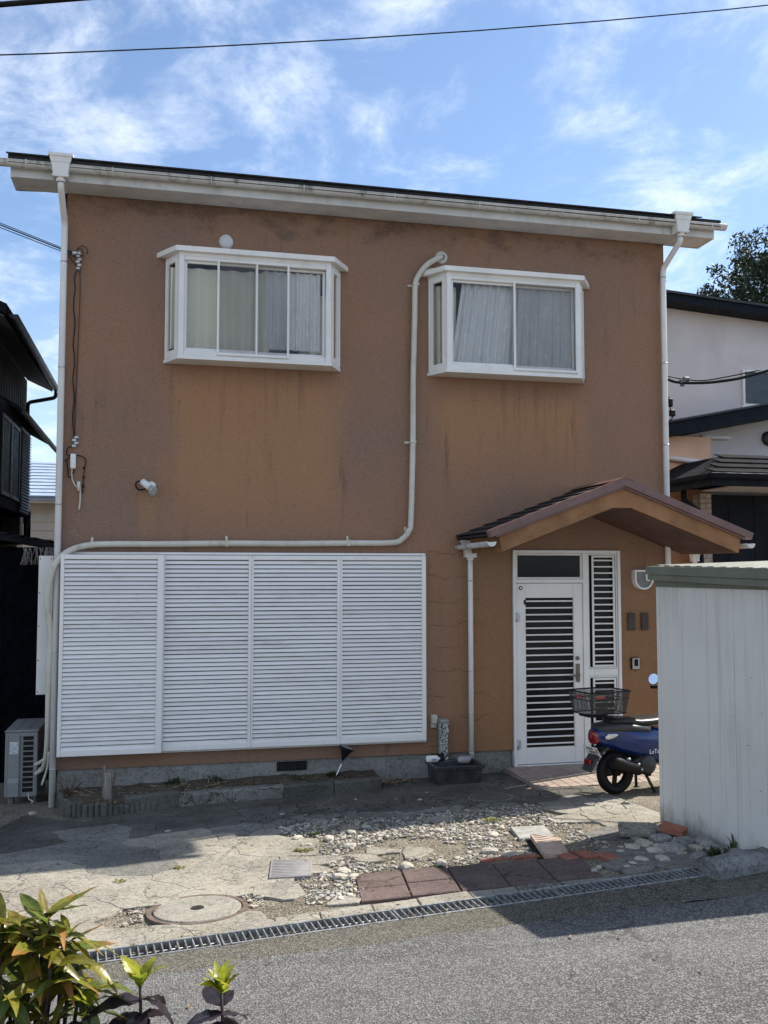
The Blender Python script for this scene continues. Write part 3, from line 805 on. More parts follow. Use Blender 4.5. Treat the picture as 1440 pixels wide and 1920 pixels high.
# ---- entrance door with sidelight
def frame_rect(m, x0, x1, z0, z1, y0, y1, w, c=.004, wb=None, wt=None):
    wb = w if wb is None else wb; wt = w if wt is None else wt
    m.box(x0, x0 + w, y0, y1, z0, z1, c); m.box(x1 - w, x1, y0, y1, z0, z1, c)
    m.box(x0 + w, x1 - w, y0 + .001, y1, z1 - wt, z1, c)
    if wb: m.box(x0 + w, x1 - w, y0 + .001, y1, z0, z0 + wb, c)
m = MB(); frame_rect(m, 4.612, 5.862, .150, 2.438, -.028, .08, .034, wb=.012)
m.box(4.646, 5.425, -.024, .07, 2.085, 2.125, .003); m.box(5.415, 5.475, -.026, .07, .163, 2.403, .003)
door = m.build('door', WHITE, house)
m = MB(); frame_rect(m, 4.650, 5.412, .170, 2.080, -.015, .03, .105, wb=.17, wt=.155)
m.box(5.300, 5.303, -.0165, -.0151, .18, 2.07, .0005); m.build('door_leaf', WHITE, door)
m = MB(); m.box(4.75, 5.31, .012, .02, .33, 1.935, .001); m.build('door_glass', GLASS_DK, door)
m = MB(); frame_rect(m, 4.648, 5.413, 2.127, 2.402, -.012, .03, .02); m.build('transom_frame', WHITE, door)
m = MB(); m.box(4.667, 5.394, .008, .014, 2.146, 2.383, .001); m.build('transom_glass', GLASS_DK, door)
def bars(x0, x1, za, zb, n, y, parent):
    b = MB(); b.box(0, x1 - x0, y - .012, y, -.008, .008, .003); me = b.mesh('bar'); me.materials.append(WHITE)
    for i in range(n): link('bar', me, None, parent, (x0, 0, za + (zb - za) * (i + .5) / n))
bars(4.757, 5.305, .340, 1.925, 22, .009, door)
for (za, zb, n) in ((1.155, 2.403, 17), (.175, 1.075, 12)):
    m = MB(); frame_rect(m, 5.477, 5.826, za, zb, -.010, .03, .018); frame_rect(m, 5.522, 5.792, za + .02, zb - .02, -.026, -.0105, .022)
    m.build('sidelight_frame', WHITE, door)
    m = MB(); m.box(5.494, 5.81, .012, .018, za + .017, zb - .017, .001); m.build('sidelight_glass', GLASS_DK, door)
    bars(5.545, 5.769, za + .04, zb - .04, n, -.012, door)
m = MB(); m.box(5.477, 5.826, -.014, .02, 1.077, 1.153, .004); m.box(5.545, 5.745, -.020, -.0145, 1.09, 1.138, .003); m.build('mail_slot', WHITE, door)
m = MB(); m.box(5.322, 5.366, -.034, -.0155, 1.02, 1.215, .006); m.box(5.238, 5.36, -.062, -.046, 1.083, 1.103, .005); m.tube([(5.348, -.03, 1.093), (5.348, -.055, 1.093)], .010, 10)
m.build('door_handle', HANDLE, door)
m = MB(); m.lathe([(0, -.040), (.014, -.040), (.020, -.034), (.022, -.0155)], (5.342, 0, 1.275), 18, 'y'); m.build('door_lock', HANDLE, door)
for z in (1.72, .38):
    m = MB(); m.tube([(4.648, -.034, z - .05), (4.648, -.034, z + .05)], .009, 10); m.box(4.652, 4.69, -.02, -.0155, z - .045, z + .045, .002); m.build('hinge', STEEL, door)
m = MB(); m.box(4.733, 4.757, -.0175, -.0155, 1.855, 1.905, .001); m.build('door_sticker', BLACK, door)
m = MB(); m.lathe([(0, -.0185), (.022, -.0185), (.022, -.0155)], (4.70, 0, 2.03), 18, 'y', 0, False); m.build('door_sticker', BLACK, door)
m = MB(); m.lathe([(0, -.0195), (.012, -.0195), (.012, -.0187)], (4.70, 0, 2.03), 14, 'y', 0, False); m.build('door_sticker', WHITE, door)

# ---- gabled porch roof
m = MB(); m.prism([(4.095, 2.548), (5.385, 3.035), (6.685, 2.548), (6.655, 2.395), (5.48, 2.835), (5.28, 2.835), (4.125, 2.395)], 'y', -1.03, -.002)
porch = m.build('porch_roof', STUCCO_B, house)
PSOF = plain('porch_soffit_shade', (.105, .058, .048), .85, var=.15, scale=3)  # stucco underside's low light painted in as a darker brown
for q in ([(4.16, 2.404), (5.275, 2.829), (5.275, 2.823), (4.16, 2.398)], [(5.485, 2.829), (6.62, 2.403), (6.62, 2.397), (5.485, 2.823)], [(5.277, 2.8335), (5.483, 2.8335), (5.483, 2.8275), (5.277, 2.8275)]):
    m = MB(); m.prism(q, 'y', -1.0, -.003); m.build('soffit_shade_board', PSOF, porch)  # thin boards added to carry the painted shade under the porch
XA, ZA = 5.385, 3.070; XL, ZL = 3.99, 2.545; XR = 6.785
for (xe, s) in ((XL, 1), (XR, -1)):
    d = Vector((XA - xe, 0, ZA - ZL)); L = d.length; d.normalize(); nn = Vector((-d.z, 0, d.x)) * (1 if s == 1 else -1)
    m = MB()                                                       # roof deck
    P = [(xe, ZL), (XA, ZA), (XA, ZA + .022), (xe, ZL + .022)]; m.prism(P, 'y', -.99, -.004)
    m.build('porch_roof_deck', SLATE, porch)
    nC = 9
    for i in range(nC):                                            # overlapping shingle courses
        a = Vector((xe, 0, ZL + .024)) + d * (L * i / nC - .012); b = Vector((xe, 0, ZL + .024)) + d * (L * (i + 1) / nC)
        nb = 2
        for j in range(nb):
            y0 = -.985 + .98 * j / nb + (.16 if i % 2 else 0) * (1 if j else 0); y1 = -.985 + .98 * (j + 1) / nb + (.16 if i % 2 and j < nb - 1 else 0)
            y1 = min(y1, -.006)
            m = MB(); m.prism([(a.x, a.z + .016), (b.x, b.z + .003), (b.x, b.z + .010), (a.x, a.z + .026)], 'y', y0 + .002, y1 - .002); m.build('shingle', SLATE, porch)
    # brown metal verge cap on the front edge
    a = Vector((xe + .03 * s, 0, ZL - .008)) - d * .02; b = Vector((XA, 0, ZA - .020))
    q = [a, b, b + Vector((0, 0, .078)), a + nn * .07]
    m = MB(); m.prism([(p.x, p.z) for p in q], 'y', -1.085, -.985)
    q = [a - Vector((0, 0, .022)) + d * .06, b - Vector((0, 0, .022)), b, a + d * .06]; m.prism([(p.x, p.z) for p in q], 'y', -1.06, -1.032)
    m.build('verge_cap', TRIM, porch)
    for t in (.22, .55, .85):
        p = a + d * (L * t); q = [p - d * .004, p + d * .004, p + d * .004 + nn * .073, p - d * .004 + nn * .073]
        m = MB(); m.prism([(c.x, c.z) for c in q], 'y', -1.088, -.983); m.build('cap_joint', TRIM, porch)
m = MB(); V = []
q = [(XA - .10, ZA + .024), (XA, ZA + .068), (XA + .10, ZA + .024), (XA, ZA + .054)]
m.prism(q, 'y', -1.092, -.006); m.build('ridge_cap', TRIM, porch)
for x, s in ((4.005, 1), (6.77, -1)):
    gutter('porch_gutter', (x, -1.07, 2.485), (x, -.03, 2.478), .043, GUTTER, porch)
hopper(4.118, -.072, 2.535, porch, .9)
downpipe(bendy([(4.120, -.07, 2.345), (4.120, -.068, 2.2), (4.123, -.06, 2.1), (4.123, -.06, .12)], .04), .027, [((4.123, -.06, z), .003) for z in (2.11, 1.17, .729, .323)], house)
hopper(6.70, -.14, 2.44, porch, .6)

# ---- porch stoop of square tiles
X0, X1, Y0, Y1 = 4.50, 6.60, -.97, -.01
m = MB(); m.box(X0 + .004, X1 - .004, Y0 + .004, Y1, -.02, .138, .003)
stoop = structure(m.build('porch_stoop', CONC_M))
nx, ny = 19, 8; tw = (X1 - X0) / nx; td = (Y1 - Y0) / ny
b = MB(); b.box(.0025, tw - .0025, .0025, td - .0025, 0, .012, .0025); tme = b.mesh('tile'); tme.materials.append(TILE)
for i in range(nx):
    for j in range(ny):
        t = link('tile', tme, None, stoop, (X0 + i * tw, Y0 + j * td, .1385 + rnd.uniform(-.0008, .0008)))
        t.rotation_euler = (rnd.uniform(-.004, .004), rnd.uniform(-.004, .004), 0)
b = MB(); b.box(.0025, tw - .0025, -.008, .0038, -.055, .0, .0025); fme = b.mesh('front_tile'); fme.materials.append(TILE)
for i in range(nx): link('front_tile', fme, None, stoop, (X0 + i * tw, Y0, .136))
b = MB(); b.box(-.008, .0038, .0025, td - .0025, -.055, .0, .0025); fme = b.mesh('front_tile'); fme.materials.append(TILE)
for j in range(ny): link('front_tile', fme, None, stoop, (X0, Y0 + j * td, .136))
# ------------------------------------------------------------------ things on the wall
def conduit():
    o = thing('air_conditioner_pipe', 'ivory air conditioner pipe running over the wall from the right bay to the outdoor unit', 'pipe', (3.5, -.06, 2.5))
    pts = [(3.83, -.005, 5.575), (3.80, -.05, 5.56), (3.66, -.06, 5.465), (3.565, -.06, 5.34), (3.53, -.06, 5.22), (3.522, -.06, 4.86), (3.505, -.06, 4.2), (3.500, -.06, 3.55), (3.478, -.06, 2.75),
           (3.455, -.06, 2.63), (3.39, -.06, 2.55), (3.275, -.06, 2.505), (2.815, -.06, 2.498), (2.2, -.06, 2.488), (1.585, -.06, 2.487), (.9, -.065, 2.475), (.5, -.075, 2.472), (.25, -.09, 2.455),
           (.08, -.12, 2.39), (-.03, -.125, 2.26), (-.078, -.12, 2.06), (-.088, -.10, 1.90), (-.06, -.06, 1.6), (-.068, -.03, 1.05), (-.075, .02, .60), (-.11, .12, .36), (-.16, .2, .30)]
    m = MB(); m.tube(pts, [.030] * 23 + [.028, .026, .022, .018], 12, sub=5); m.build('pipe_run', CONDUIT, o)
    m = MB(); m.tube([(-.10, .06, .42), (-.18, .17, .36), (-.30, .24, .30)], .017, 8, sub=4); m.tube([(-.13, .14, .31), (-.2, .19, .26), (-.30, .24, .205)], .019, 8, sub=4)
    m.build('pipe_branch', CONDUIT, o)
    m = MB(); m.tube([(-.055, .0, .50), (-.07, .04, .35), (-.12, .06, .18)], .011, 8, sub=4); m.build('drain_hose', CONDUIT, o)
    m = MB(); m.lathe([(.068, -.001), (.068, -.012), (.052, -.02), (.034, -.022)], (3.835, 0, 5.575), 20, 'y'); m.build('wall_cap', CONDUIT, o)
    for (x, z, v) in ((.30, 2.463, 1), (1.585, 2.487, 1), (2.815, 2.498, 1), (3.43, 2.60, 1), (3.498, 3.56, 0), (3.535, 5.24, 0)):
        m = MB()
        if v: m.box(x - .012, x + .012, -.094, -.027, z - .033, z + .034, .004); m.box(x - .012, x + .012, -.012, -.001, z + .02, z + .075, .002)
        else: m.box(x - .033, x + .033, -.094, -.027, z - .012, z + .012, .004); m.box(x - .075, x - .02, -.012, -.001, z - .012, z + .012, .002)
        m.build('clamp', CONDUIT, o)
conduit()
m = MB(); m.lathe([(0, -.045), (.05, -.043), (.068, -.03), (.072, -.012), (.075, -.001)], (1.55, 0, 5.565), 28, 'y')
tag(m.build('vent_cap', WHITE_D), 'round pale vent cap on the wall above the left bay window', 'vent')
# floodlight
fl = thing('floodlight', 'small white swivel floodlight on the wall left of centre', 'light', (.83, 0, 3.04))
m = MB(); m.lathe([(0, -.026), (.04, -.026), (.048, -.014), (.05, -.001)], (.845, 0, 3.045), 20, 'y'); m.tube([(.845, -.02, 3.045), (.82, -.07, 3.05)], .014, 10); m.build('wall_plate', WHITE, fl)
dv = Vector((.62, -.45, -.55)).normalized(); c0 = Vector((.765, -.07, 3.085))
m = MB(); m.tube([c0 - dv * .005, c0, c0 + dv * .105, c0 + dv * .108], [.02, .033, .033, .026], 18); m.build('lamp_body', WHITE, fl)
m = MB(); m.tube([c0 + dv * .106, c0 + dv * .125, c0 + dv * .165, c0 + dv * .172], [.026, .032, .055, .056], 20, cap=False); m.build('reflector', STEEL, fl)
m = MB(); m.tube([c0 + dv * .150, c0 + dv * .168], [.050, .046], 20); m.build('lens', plain('lamp_lens', (.55, .55, .53), .1, .3, spec=.8), fl)
m = MB(); m.tube([(.755, -.06, 3.075), (.72, -.05, 3.09), (.70, -.03, 3.05), (.73, -.01, 3.01), (.80, -.01, 3.02)], .007, 8, sub=4); m.build('cable_loop', BLACK, fl)
# overhead wires' anchor, junction box and loose leads at the left edge of the wall
an = thing('cable_anchor', 'cluster of grey cable clamps and black loops high on the wall beside the left downpipe', 'cable anchor', (.12, 0, 5.28))
m = MB()
for k in range(5): m.box(.10 + .013 * (k % 2), .135 + .013 * (k % 2), -.05 - .01 * (k % 3), -.002 - .01 * (k % 3), 5.16 + .03 * k, 5.185 + .03 * k, .004)
m.box(.06, .14, -.06, -.04, 5.30, 5.335, .006); m.build('clamp', STEEL, an)
m = MB()
for (r, cx, cz_) in ((.05, .155, 5.345), (.035, .13, 5.33)):
    m.tube([(cx + r * math.cos(a), -.05 - .01 * math.sin(a * 2), cz_ + r * math.sin(a)) for a in lin(-.6, 5.2, 16)], .004, 6)
m.tube([(.02, -.07, 5.31), (.06, -.05, 5.24), (.11, -.04, 5.2)], .004, 6, sub=4)
m.build('wire_loop', BLACK, an)
wr = thing('wall_wires', 'two thin dark wires hanging down the wall beside the left downpipe', 'wire', (.12, 0, 4.3))
m = MB(); m.tube([(.11, -.03, 5.17)] + [(.085 + .008 * math.sin(k * 1.9) + .02 * (k / 14), -.02 - .006 * math.sin(k), 5.08 - k * .111) for k in range(15)] + [(.11, -.02, 3.50)], .0055, 6, sub=3); m.build('wire', BLACK, wr)
m = MB(); m.tube([(.135, -.03, 5.17), (.14, -.02, 4.9), (.13, -.015, 4.4), (.12, -.012, 3.9), (.118, -.012, 3.5)], .005, 6, sub=4); m.build('wire', plain('brown_wire', (.06, .035, .03), .6), wr)
jb = thing('junction_box', 'small white junction box with dangling leads low on the wall beside the left downpipe', 'junction box', (.1, 0, 3.25))
m = MB(); m.box(.085, .135, -.05, -.002, 3.20, 3.345, .008); m.build('box', WHITE, jb)
m = MB()
for k in range(4): m.box(.095 + .02 * (k % 2), .135 + .02 * (k % 2), -.035, -.002, 3.41 + .028 * k, 3.435 + .028 * k, .004)
m.build('clamp', STEEL, jb)
m = MB()
m.tube([(.12, -.02, 3.43), (.06, -.03, 3.40), (.05, -.03, 3.34), (.10, -.02, 3.325), (.17, -.02, 3.33), (.225, -.02, 3.29), (.215, -.02, 3.2), (.205, -.02, 3.05), (.205, -.02, 2.98), (.18, -.02, 2.96)], .005, 6, sub=4)
m.tube([(.12, -.02, 3.35), (.04, -.03, 3.28), (.03, -.03, 3.27)], .005, 6, sub=3); m.tube([(.05, -.02, 3.28), (.06, -.02, 3.2), (.07, -.02, 3.12), (.10, -.02, 3.13), (.12, -.02, 3.19)], .005, 6, sub=4)
for z in (3.21, 3.12, 3.03): m.tube([(.208, -.02, z - .01), (.208, -.02, z + .01)], .010, 8)
m.build('lead', BLACK, jb)
m = MB(); m.tube([(.10, -.03, 3.2), (.105, -.03, 3.10), (.14, -.03, 3.03), (.165, -.03, 3.03)], .006, 6, sub=4); m.tube([(.18, -.02, 3.0), (.182, -.02, 2.9), (.172, -.02, 2.80)], .009, 8, sub=3)
m.tube([(.165, -.02, 3.07), (.168, -.04, 3.03), (.17, -.02, 2.99)], .018, 8, sub=3); m.build('ivory_lead', CONDUIT, jb)
# outlet cover, lamp, plates and intercom
m = MB(); m.box(3.70, 3.765, -.055, -.028, .635, .72, .008); m.box(3.695, 3.76, -.028, -.001, .59, .725, .006)
tag(m.build('outlet_cover', plain('ivory_plastic', (.50, .48, .42), .5, dirt=(.2, .18, .15))), 'small beige outdoor outlet cover beside the right end of the shutters', 'outlet')
def ushape(cx, z1, r, h, n=14): return [(cx - r, z1), (cx - r, z1 - h)] + [(cx + r * math.cos(a), z1 - h + r * math.sin(a)) for a in lin(math.pi, 2 * math.pi, n)][1:-1] + [(cx + r, z1 - h), (cx + r, z1)]
wlp = thing('porch_lamp', 'rounded grey wall lamp with white rim to the right of the door', 'lamp', (6.11, 0, 2.1))
m = MB(); m.prism(ushape(6.115, 2.21, .095, .10), 'y', -.07, -.002); m.build('lamp_housing', GREYPL, wlp)
m = MB(); o_ = ushape(6.115, 2.225, .11, .105); i_ = ushape(6.115, 2.205, .092, .085)
V = [(p[0], -.085, p[1]) for p in o_] + [(p[0], -.085, p[1]) for p in i_] + [(p[0], -.001, p[1]) for p in o_] + [(p[0], -.071, p[1]) for p in i_]; n = len(o_); F = []
for k in range(n):
    a, b = k, (k + 1) % n
    F += [(a, b, n + b, n + a), (2 * n + b, 2 * n + a, a, b)[::-1] if False else (a, 2 * n + a, 2 * n + b, b), (n + a, n + b, 3 * n + b, 3 * n + a)]
m.add(V, F); m.build('lamp_rim', WHITE, wlp)
m = MB(); m.prism(ushape(6.165, 2.19, .028, .06), 'y', -.082, -.0715); m.build('lamp_globe', WHITE, wlp)
for x, lb in ((5.986, 'dark metal name plate on the wall, nearer the door'), (6.146, 'dark metal name plate on the wall, farther from the door')):
    m = MB(); m.box(x - .042, x + .042, -.03, -.001, 1.565, 1.752, .006); m.box(x - .03, x + .03, -.034, -.0305, 1.60, 1.72, .003); tag(m.build('name_plate', BROWN_DK), lb, 'plate')
ic = thing('intercom', 'small dark and silver door intercom below the name plates', 'intercom', (6.02, 0, 1.2))
m = MB(); m.box(5.972, 6.072, -.025, -.001, 1.138, 1.268, .005); m.build('housing', BLACK, ic)
m = MB(); m.box(5.985, 6.07, -.034, -.0255, 1.142, 1.264, .005); m.build('face_plate', plain('silver_plastic', (.42, .42, .41), .35, .5), ic)
m = MB(); m.box(6.005, 6.05, -.037, -.0345, 1.175, 1.25, .003); m.build('camera_window', GLASS_DK, ic)

# ------------------------------------------------------------------ yard paving
class Cells:
    """irregular cracked pieces: a Voronoi split of scattered points"""
    @staticmethod
    def clip(poly, p, q):
        mx, my = (p[0] + q[0]) / 2, (p[1] + q[1]) / 2; nx_, ny_ = q[0] - p[0], q[1] - p[1]; out = []
        for i in range(len(poly)):
            a = poly[i]; b = poly[(i + 1) % len(poly)]
            da = (a[0] - mx) * nx_ + (a[1] - my) * ny_; db = (b[0] - mx) * nx_ + (b[1] - my) * ny_
            if da <= 0: out.append(a)
            if (da < 0 < db) or (db < 0 < da):
                t = da / (da - db); out.append((a[0] + (b[0] - a[0]) * t, a[1] + (b[1] - a[1]) * t))
        return out
    @staticmethod
    def split(sites, rad=1.6):
        res = []
        for i, p in enumerate(sites):
            poly = [(p[0] - rad, p[1] - rad), (p[0] + rad, p[1] - rad), (p[0] + rad, p[1] + rad), (p[0] - rad, p[1] + rad)]
            nb = sorted(((q[0] - p[0]) ** 2 + (q[1] - p[1]) ** 2, q) for j, q in enumerate(sites) if j != i)[:40]
            for _, q in nb: poly = Cells.clip(poly, p, q)
            res.append((p, poly))
        return res
def in_gravel(x, y):
    """where the concrete has broken up into loose stones"""
    w = .10 * mnoise.noise(Vector((x * 2.2, y * 2.2, 9)))
    yt = -1.60 - .06 * max(0, 2.3 - x) * 4 + w
    if 1.95 + w + .12 * (-2 - y) < x < 4.15 + w and -3.33 < y < yt: return True
    if 1.85 < x < 2.35 and -3.9 < y < -3.2: return True
    return False
r2 = random.Random(11); sites = []
def spacing(x, y):
    if y > -1.02 and x < 4.4: return .42
    if 1.55 < x < 3.7 and y > -1.8: return .125
    if x < 1.8 and y > -2.62: return .75 if x < 1.0 else .50
    if x < 1.9 and y < -2.62: return .42
    if x > 3.6 and y > -2.3: return .24
    if x > 4.05: return .30
    return .22
tries = 0
def hsh(a, b): return .42 + .62 * abs(math.sin(a * 91.7 + b * 37.3))
while tries < 26000 and len(sites) < 420:
    tries += 1
    x = r2.uniform(-1.9, 4.95); y = r2.uniform(-4.25, -.02); d = spacing(x, y)
    if all((x - a) ** 2 + (y - b) ** 2 > (min(d, spacing(a, b)) * hsh(a, b)) ** 2 for a, b in sites): sites.append((x, y))
def covered(x, y):
    if x > 4.47 and y > -1.0: return True                             # stoop
    if 1.6 < x < 4.5 and y < -3.93: return True                        # edging slabs
    if 2.15 < x < 3.88 and y < -3.34: return True                      # pavers
    if (x - 1.22) ** 2 + (y + 3.80) ** 2 < .30 ** 2: return True       # manhole
    if y < drain_y(x) + .13: return True
    if x > 4.72 and y < -2.6: return True                              # shed
    if y > -.36 - (.34 if x < .95 else 0) and x < 3.15: return True    # bed
    return False
def warp(p):
    v = Vector((p[0], p[1], 2.0)); o = Vector((17, 5, 3)); dx = dy = 0
    for f, a in ((1.7, .11), (6.5, .034), (19, .012)):
        dx += a * mnoise.noise(v * f); dy += a * mnoise.noise(v * f + o)
    return (p[0] + dx, p[1] + dy)
nfrag = 0
for (p, poly) in Cells.split(sites):
    x, y = p
    if len(poly) < 3 or covered(x, y): continue
    if in_gravel(x, y) and r2.random() < .93: continue
    if nfrag >= 300: break
    pts = []
    for i in range(len(poly)):
        a = poly[i]; b = poly[(i + 1) % len(poly)]; L = math.hypot(b[0] - a[0], b[1] - a[1]); k = max(1, min(9, int(L / .05)))
        for j in range(k): pts.append(warp((a[0] + (b[0] - a[0]) * j / k, a[1] + (b[1] - a[1]) * j / k)))
    pts = [(clamp(q[0], -2.1, 4.98), clamp(q[1], drain_y(clamp(q[0], -2.1, 5)) + .085, -.002)) for q in pts]
    if x < 4.47: pts = [(min(q[0], 4.485) if q[1] > -.985 else q[0], q[1]) for q in pts]
    cx = sum(q[0] for q in pts) / len(pts); cy = sum(q[1] for q in pts) / len(pts)
    size = max(math.hypot(q[0] - cx, q[1] - cy) for q in pts)
    gap = r2.uniform(.0006, .0022) if size > .2 else r2.uniform(.002, .007)
    gap *= (1.0 if y < -1 else .7)
    def inset(d): return [(cx + (q[0] - cx) * max(.3, 1 - d / max(.02, math.hypot(q[0] - cx, q[1] - cy))), cy + (q[1] - cy) * max(.3, 1 - d / max(.02, math.hypot(q[0] - cx, q[1] - cy)))) for q in pts]
    lift = r2.uniform(.007, .015); ta, tb = r2.uniform(-.02, .02), r2.uniform(-.02, .02)
    if size > .22: ta *= .25; tb *= .25; lift = .011
    bv = .0015 if size > .22 else .004
    A = inset(gap); B = inset(gap + bv)
    def zt(q, dz): return g(q[0], q[1]) + lift + ta * (q[0] - cx) + tb * (q[1] - cy) + dz
    V = [(q[0], q[1], zt(q, -.03)) for q in A] + [(q[0], q[1], zt(q, -bv)) for q in A] + [(q[0], q[1], zt(q, 0)) for q in B]; n = len(A); F = []
    for k in range(n):
        k2 = (k + 1) % n; F += [(k, k2, n + k2, n + k), (n + k, n + k2, 2 * n + k2, 2 * n + k)]
    F.append(tuple(range(2 * n, 3 * n)))
    mat = CONC_L  # tone by zone: moss, plus the house's shade painted into the slabs
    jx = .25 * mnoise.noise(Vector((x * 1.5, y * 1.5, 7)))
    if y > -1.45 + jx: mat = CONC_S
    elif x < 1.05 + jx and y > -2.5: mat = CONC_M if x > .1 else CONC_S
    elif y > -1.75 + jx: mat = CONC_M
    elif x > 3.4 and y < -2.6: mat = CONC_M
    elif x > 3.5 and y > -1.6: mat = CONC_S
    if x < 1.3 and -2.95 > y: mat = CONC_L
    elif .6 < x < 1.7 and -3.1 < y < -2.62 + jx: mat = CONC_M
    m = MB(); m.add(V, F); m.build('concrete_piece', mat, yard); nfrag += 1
# pavers, edging slabs
def slab(name, pts, th, lift, mat, parent, bev=.006):
    cx = sum(q[0] for q in pts) / len(pts); cy = sum(q[1] for q in pts) / len(pts)
    B = [(cx + (q[0] - cx) * (1 - bev / max(.03, math.hypot(q[0] - cx, q[1] - cy))), cy + (q[1] - cy) * (1 - bev / max(.03, math.hypot(q[0] - cx, q[1] - cy)))) for q in pts]
    n = len(pts); V = [(q[0], q[1], g(*q) + lift - th) for q in pts] + [(q[0], q[1], g(*q) + lift - .004) for q in pts] + [(q[0], q[1], g(*q) + lift) for q in B]
    F = [tuple(range(2 * n, 3 * n))] + [f for k in range(n) for f in ((k, (k + 1) % n, n + (k + 1) % n, n + k), (n + k, n + (k + 1) % n, 2 * n + (k + 1) % n, 2 * n + k))]
    m = MB(); m.add(V, F); return m.build(name, mat, parent)
def quad(x0, x1, y0, y1, sk=0.): return [(x0 + sk * y0, y0), (x1 + sk * y0, y0), (x1 + sk * y1, y1), (x0 + sk * y1, y1)]
for i in range(5):
    xa = 2.235 + i * .312; j = rnd.uniform(-.008, .008)
    ys = -3.38 - .008 * i + j
    if i in (0, 1):
        ym = -3.70 + rnd.uniform(-.02, .02)
        slab('paver', quad(xa + .44, xa + .302 + .44, ym + .003, ys, .13), .05, .012 + rnd.uniform(-.006, .006), PAVER, yard)
        slab('paver', quad(xa + .44, xa + .302 + .44, -3.975 + .012 * i, ym - .004, .13), .05, .012 + rnd.uniform(-.006, .006), PAVER, yard)
    else:
        slab('paver', quad(xa + .44, xa + .303 + .44, -3.975 + .012 * i - .01, ys, .13), .05, .012 + rnd.uniform(-.006, .006), PAVER, yard)
for (x, y, w, d, a) in ((3.12, -3.345, .19, .055, .0), (3.34, -3.35, .2, .055, .05), (3.80, -3.50, .11, .20, .1), (3.66, -3.50, .10, .20, .1), (3.92, -3.60, .10, .2, .12)):
    slab('brick', [(x, y), (x + w, y + a * w), (x + w - a * d, y + d), (x - a * d, y + d)], .05, .014, BRICK, yard)
xe = [1.62, 1.88, 2.19, 2.47, 2.80, 3.10, 3.39, 3.72, 4.02, 4.33]
for i in range(len(xe) - 1):
    a, b = xe[i] + .004, xe[i + 1] - .004
    slab('edging_slab', [(a, drain_y(a) + .085), (b, drain_y(b) + .085), (b + .01, min(-3.985, drain_y(b) + .25)), (a + .01, min(-3.985, drain_y(a) + .25))], .08, .012 + rnd.uniform(-.003, .003), CONC_L if i < 5 else CONC_M, yard)

# ---- manhole covers and meter lids
def disc(m, c, r, z0, z1, n=40, mi=0, tilt=True):
    V = []
    for (rr, zz) in ((r, z0), (r, z1 - .004), (r - .005, z1), (0.0001, z1)):
        for k in range(n):
            a = 2 * math.pi * k / n; x = c[0] + rr * math.cos(a); y = c[1] + rr * math.sin(a); V.append((x, y, g(x, y) + zz))
    F = [(i * n + k, i * n + (k + 1) % n, (i + 1) * n + (k + 1) % n, (i + 1) * n + k) for i in range(3) for k in range(n)]
    m.add(V, F, mi, False)
def ring(m, c, r0, r1, z0, z1, n=40, mi=0):
    V = []
    for (rr, zz) in ((r1, z0), (r1, z1), (r0, z1), (r0, z0)):
        for k in range(n):
            a = 2 * math.pi * k / n; x = c[0] + rr * math.cos(a); y = c[1] + rr * math.sin(a); V.append((x, y, g(x, y) + zz))
    m.add(V, [(i * n + k, i * n + (k + 1) % n, (i + 1) * n + (k + 1) % n, (i + 1) * n + k) for i in range(3) for k in range(n)], mi)
LID = concrete_mat('lid_concrete', (.31, .29, .245), (.19, .175, .145), moss=(.22, .13, .09), grain=70, mossamt=.4)
mh = thing('manhole_cover', 'round concrete manhole cover in the sunlit paving near the drain', 'manhole cover', (1.22, -3.80, g(1.22, -3.8)))
m = MB(); ring(m, (1.22, -3.80), .262, .292, -.03, .012); m.build('rim', plain('rusty_rim', (.14, .105, .085), .7, .2, var=.3, scale=15), mh)
m = MB(); disc(m, (1.22, -3.80), .253, -.03, .016); m.build('lid', LID, mh)
m = MB(); 
for rr in (.035, .024, .013): ring(m, (1.22, -3.80), rr - .004, rr + .003, .014, .0205, 20)
m.build('emblem', plain('dark_iron', (.05, .045, .04), .6, .4), mh)
mh = thing('inspection_cover', 'round dark inspection cover in the shaded paving beside the washbasin', 'manhole cover', (3.93, -1.2, g(3.93, -1.2)))
m = MB(); disc(m, (3.93, -1.20), .185, -.03, .018); m.build('lid', CONC_D, mh)
m = MB(); ring(m, (3.93, -1.20), .19, .205, -.03, .016); m.build('rim', CONC_M, mh)
ml = thing('meter_lid', 'flat grey ribbed meter lid set in concrete left of the gravel', 'lid', (1.85, -3.1, g(1.85, -3.1)))
slab('lid', [(1.685, -3.30), (1.955, -3.335), (2.02, -2.945), (1.75, -2.835)], .04, .022, plain('grey_lid', (.235, .225, .22), .6, var=.1, scale=20), ml)
for i in range(11):
    t = (i + .5) / 11; a = Vector((1.685, -3.30)).lerp(Vector((1.75, -2.835)), t); b = Vector((1.955, -3.335)).lerp(Vector((2.02, -2.945)), t); d = (b - a).normalized()
    a += d * .015; b -= d * .015
    m = MB(); m.tube([(a.x, a.y, g(a.x, a.y) + .021), (b.x, b.y, g(b.x, b.y) + .021)], .004, 6); m.build('rib', plain('grey_lid', (.235, .225, .22), .6) if i == 0 else bpy.data.materials['grey_lid'], ml)
ml = thing('valve_lid', 'pale flat square lid lying in the gravel in front of the porch', 'lid', (3.75, -2.66, g(3.75, -2.66)))
slab('lid', [(3.575, -2.85), (3.85, -2.865), (3.915, -2.50), (3.65, -2.46)], .04, .02, plain('pale_lid', (.33, .325, .305), .7, var=.15, scale=9, dirt=(.18, .165, .13), dirt_amt=.6, dlo=.42, dhi=.65), ml)
m = MB(); m.tube([(3.72, -2.80, g(3.72, -2.8) + .012), (3.72, -2.80, g(3.72, -2.8) + .024)], .008, 8); m.build('key_hole', BLACK, ml)
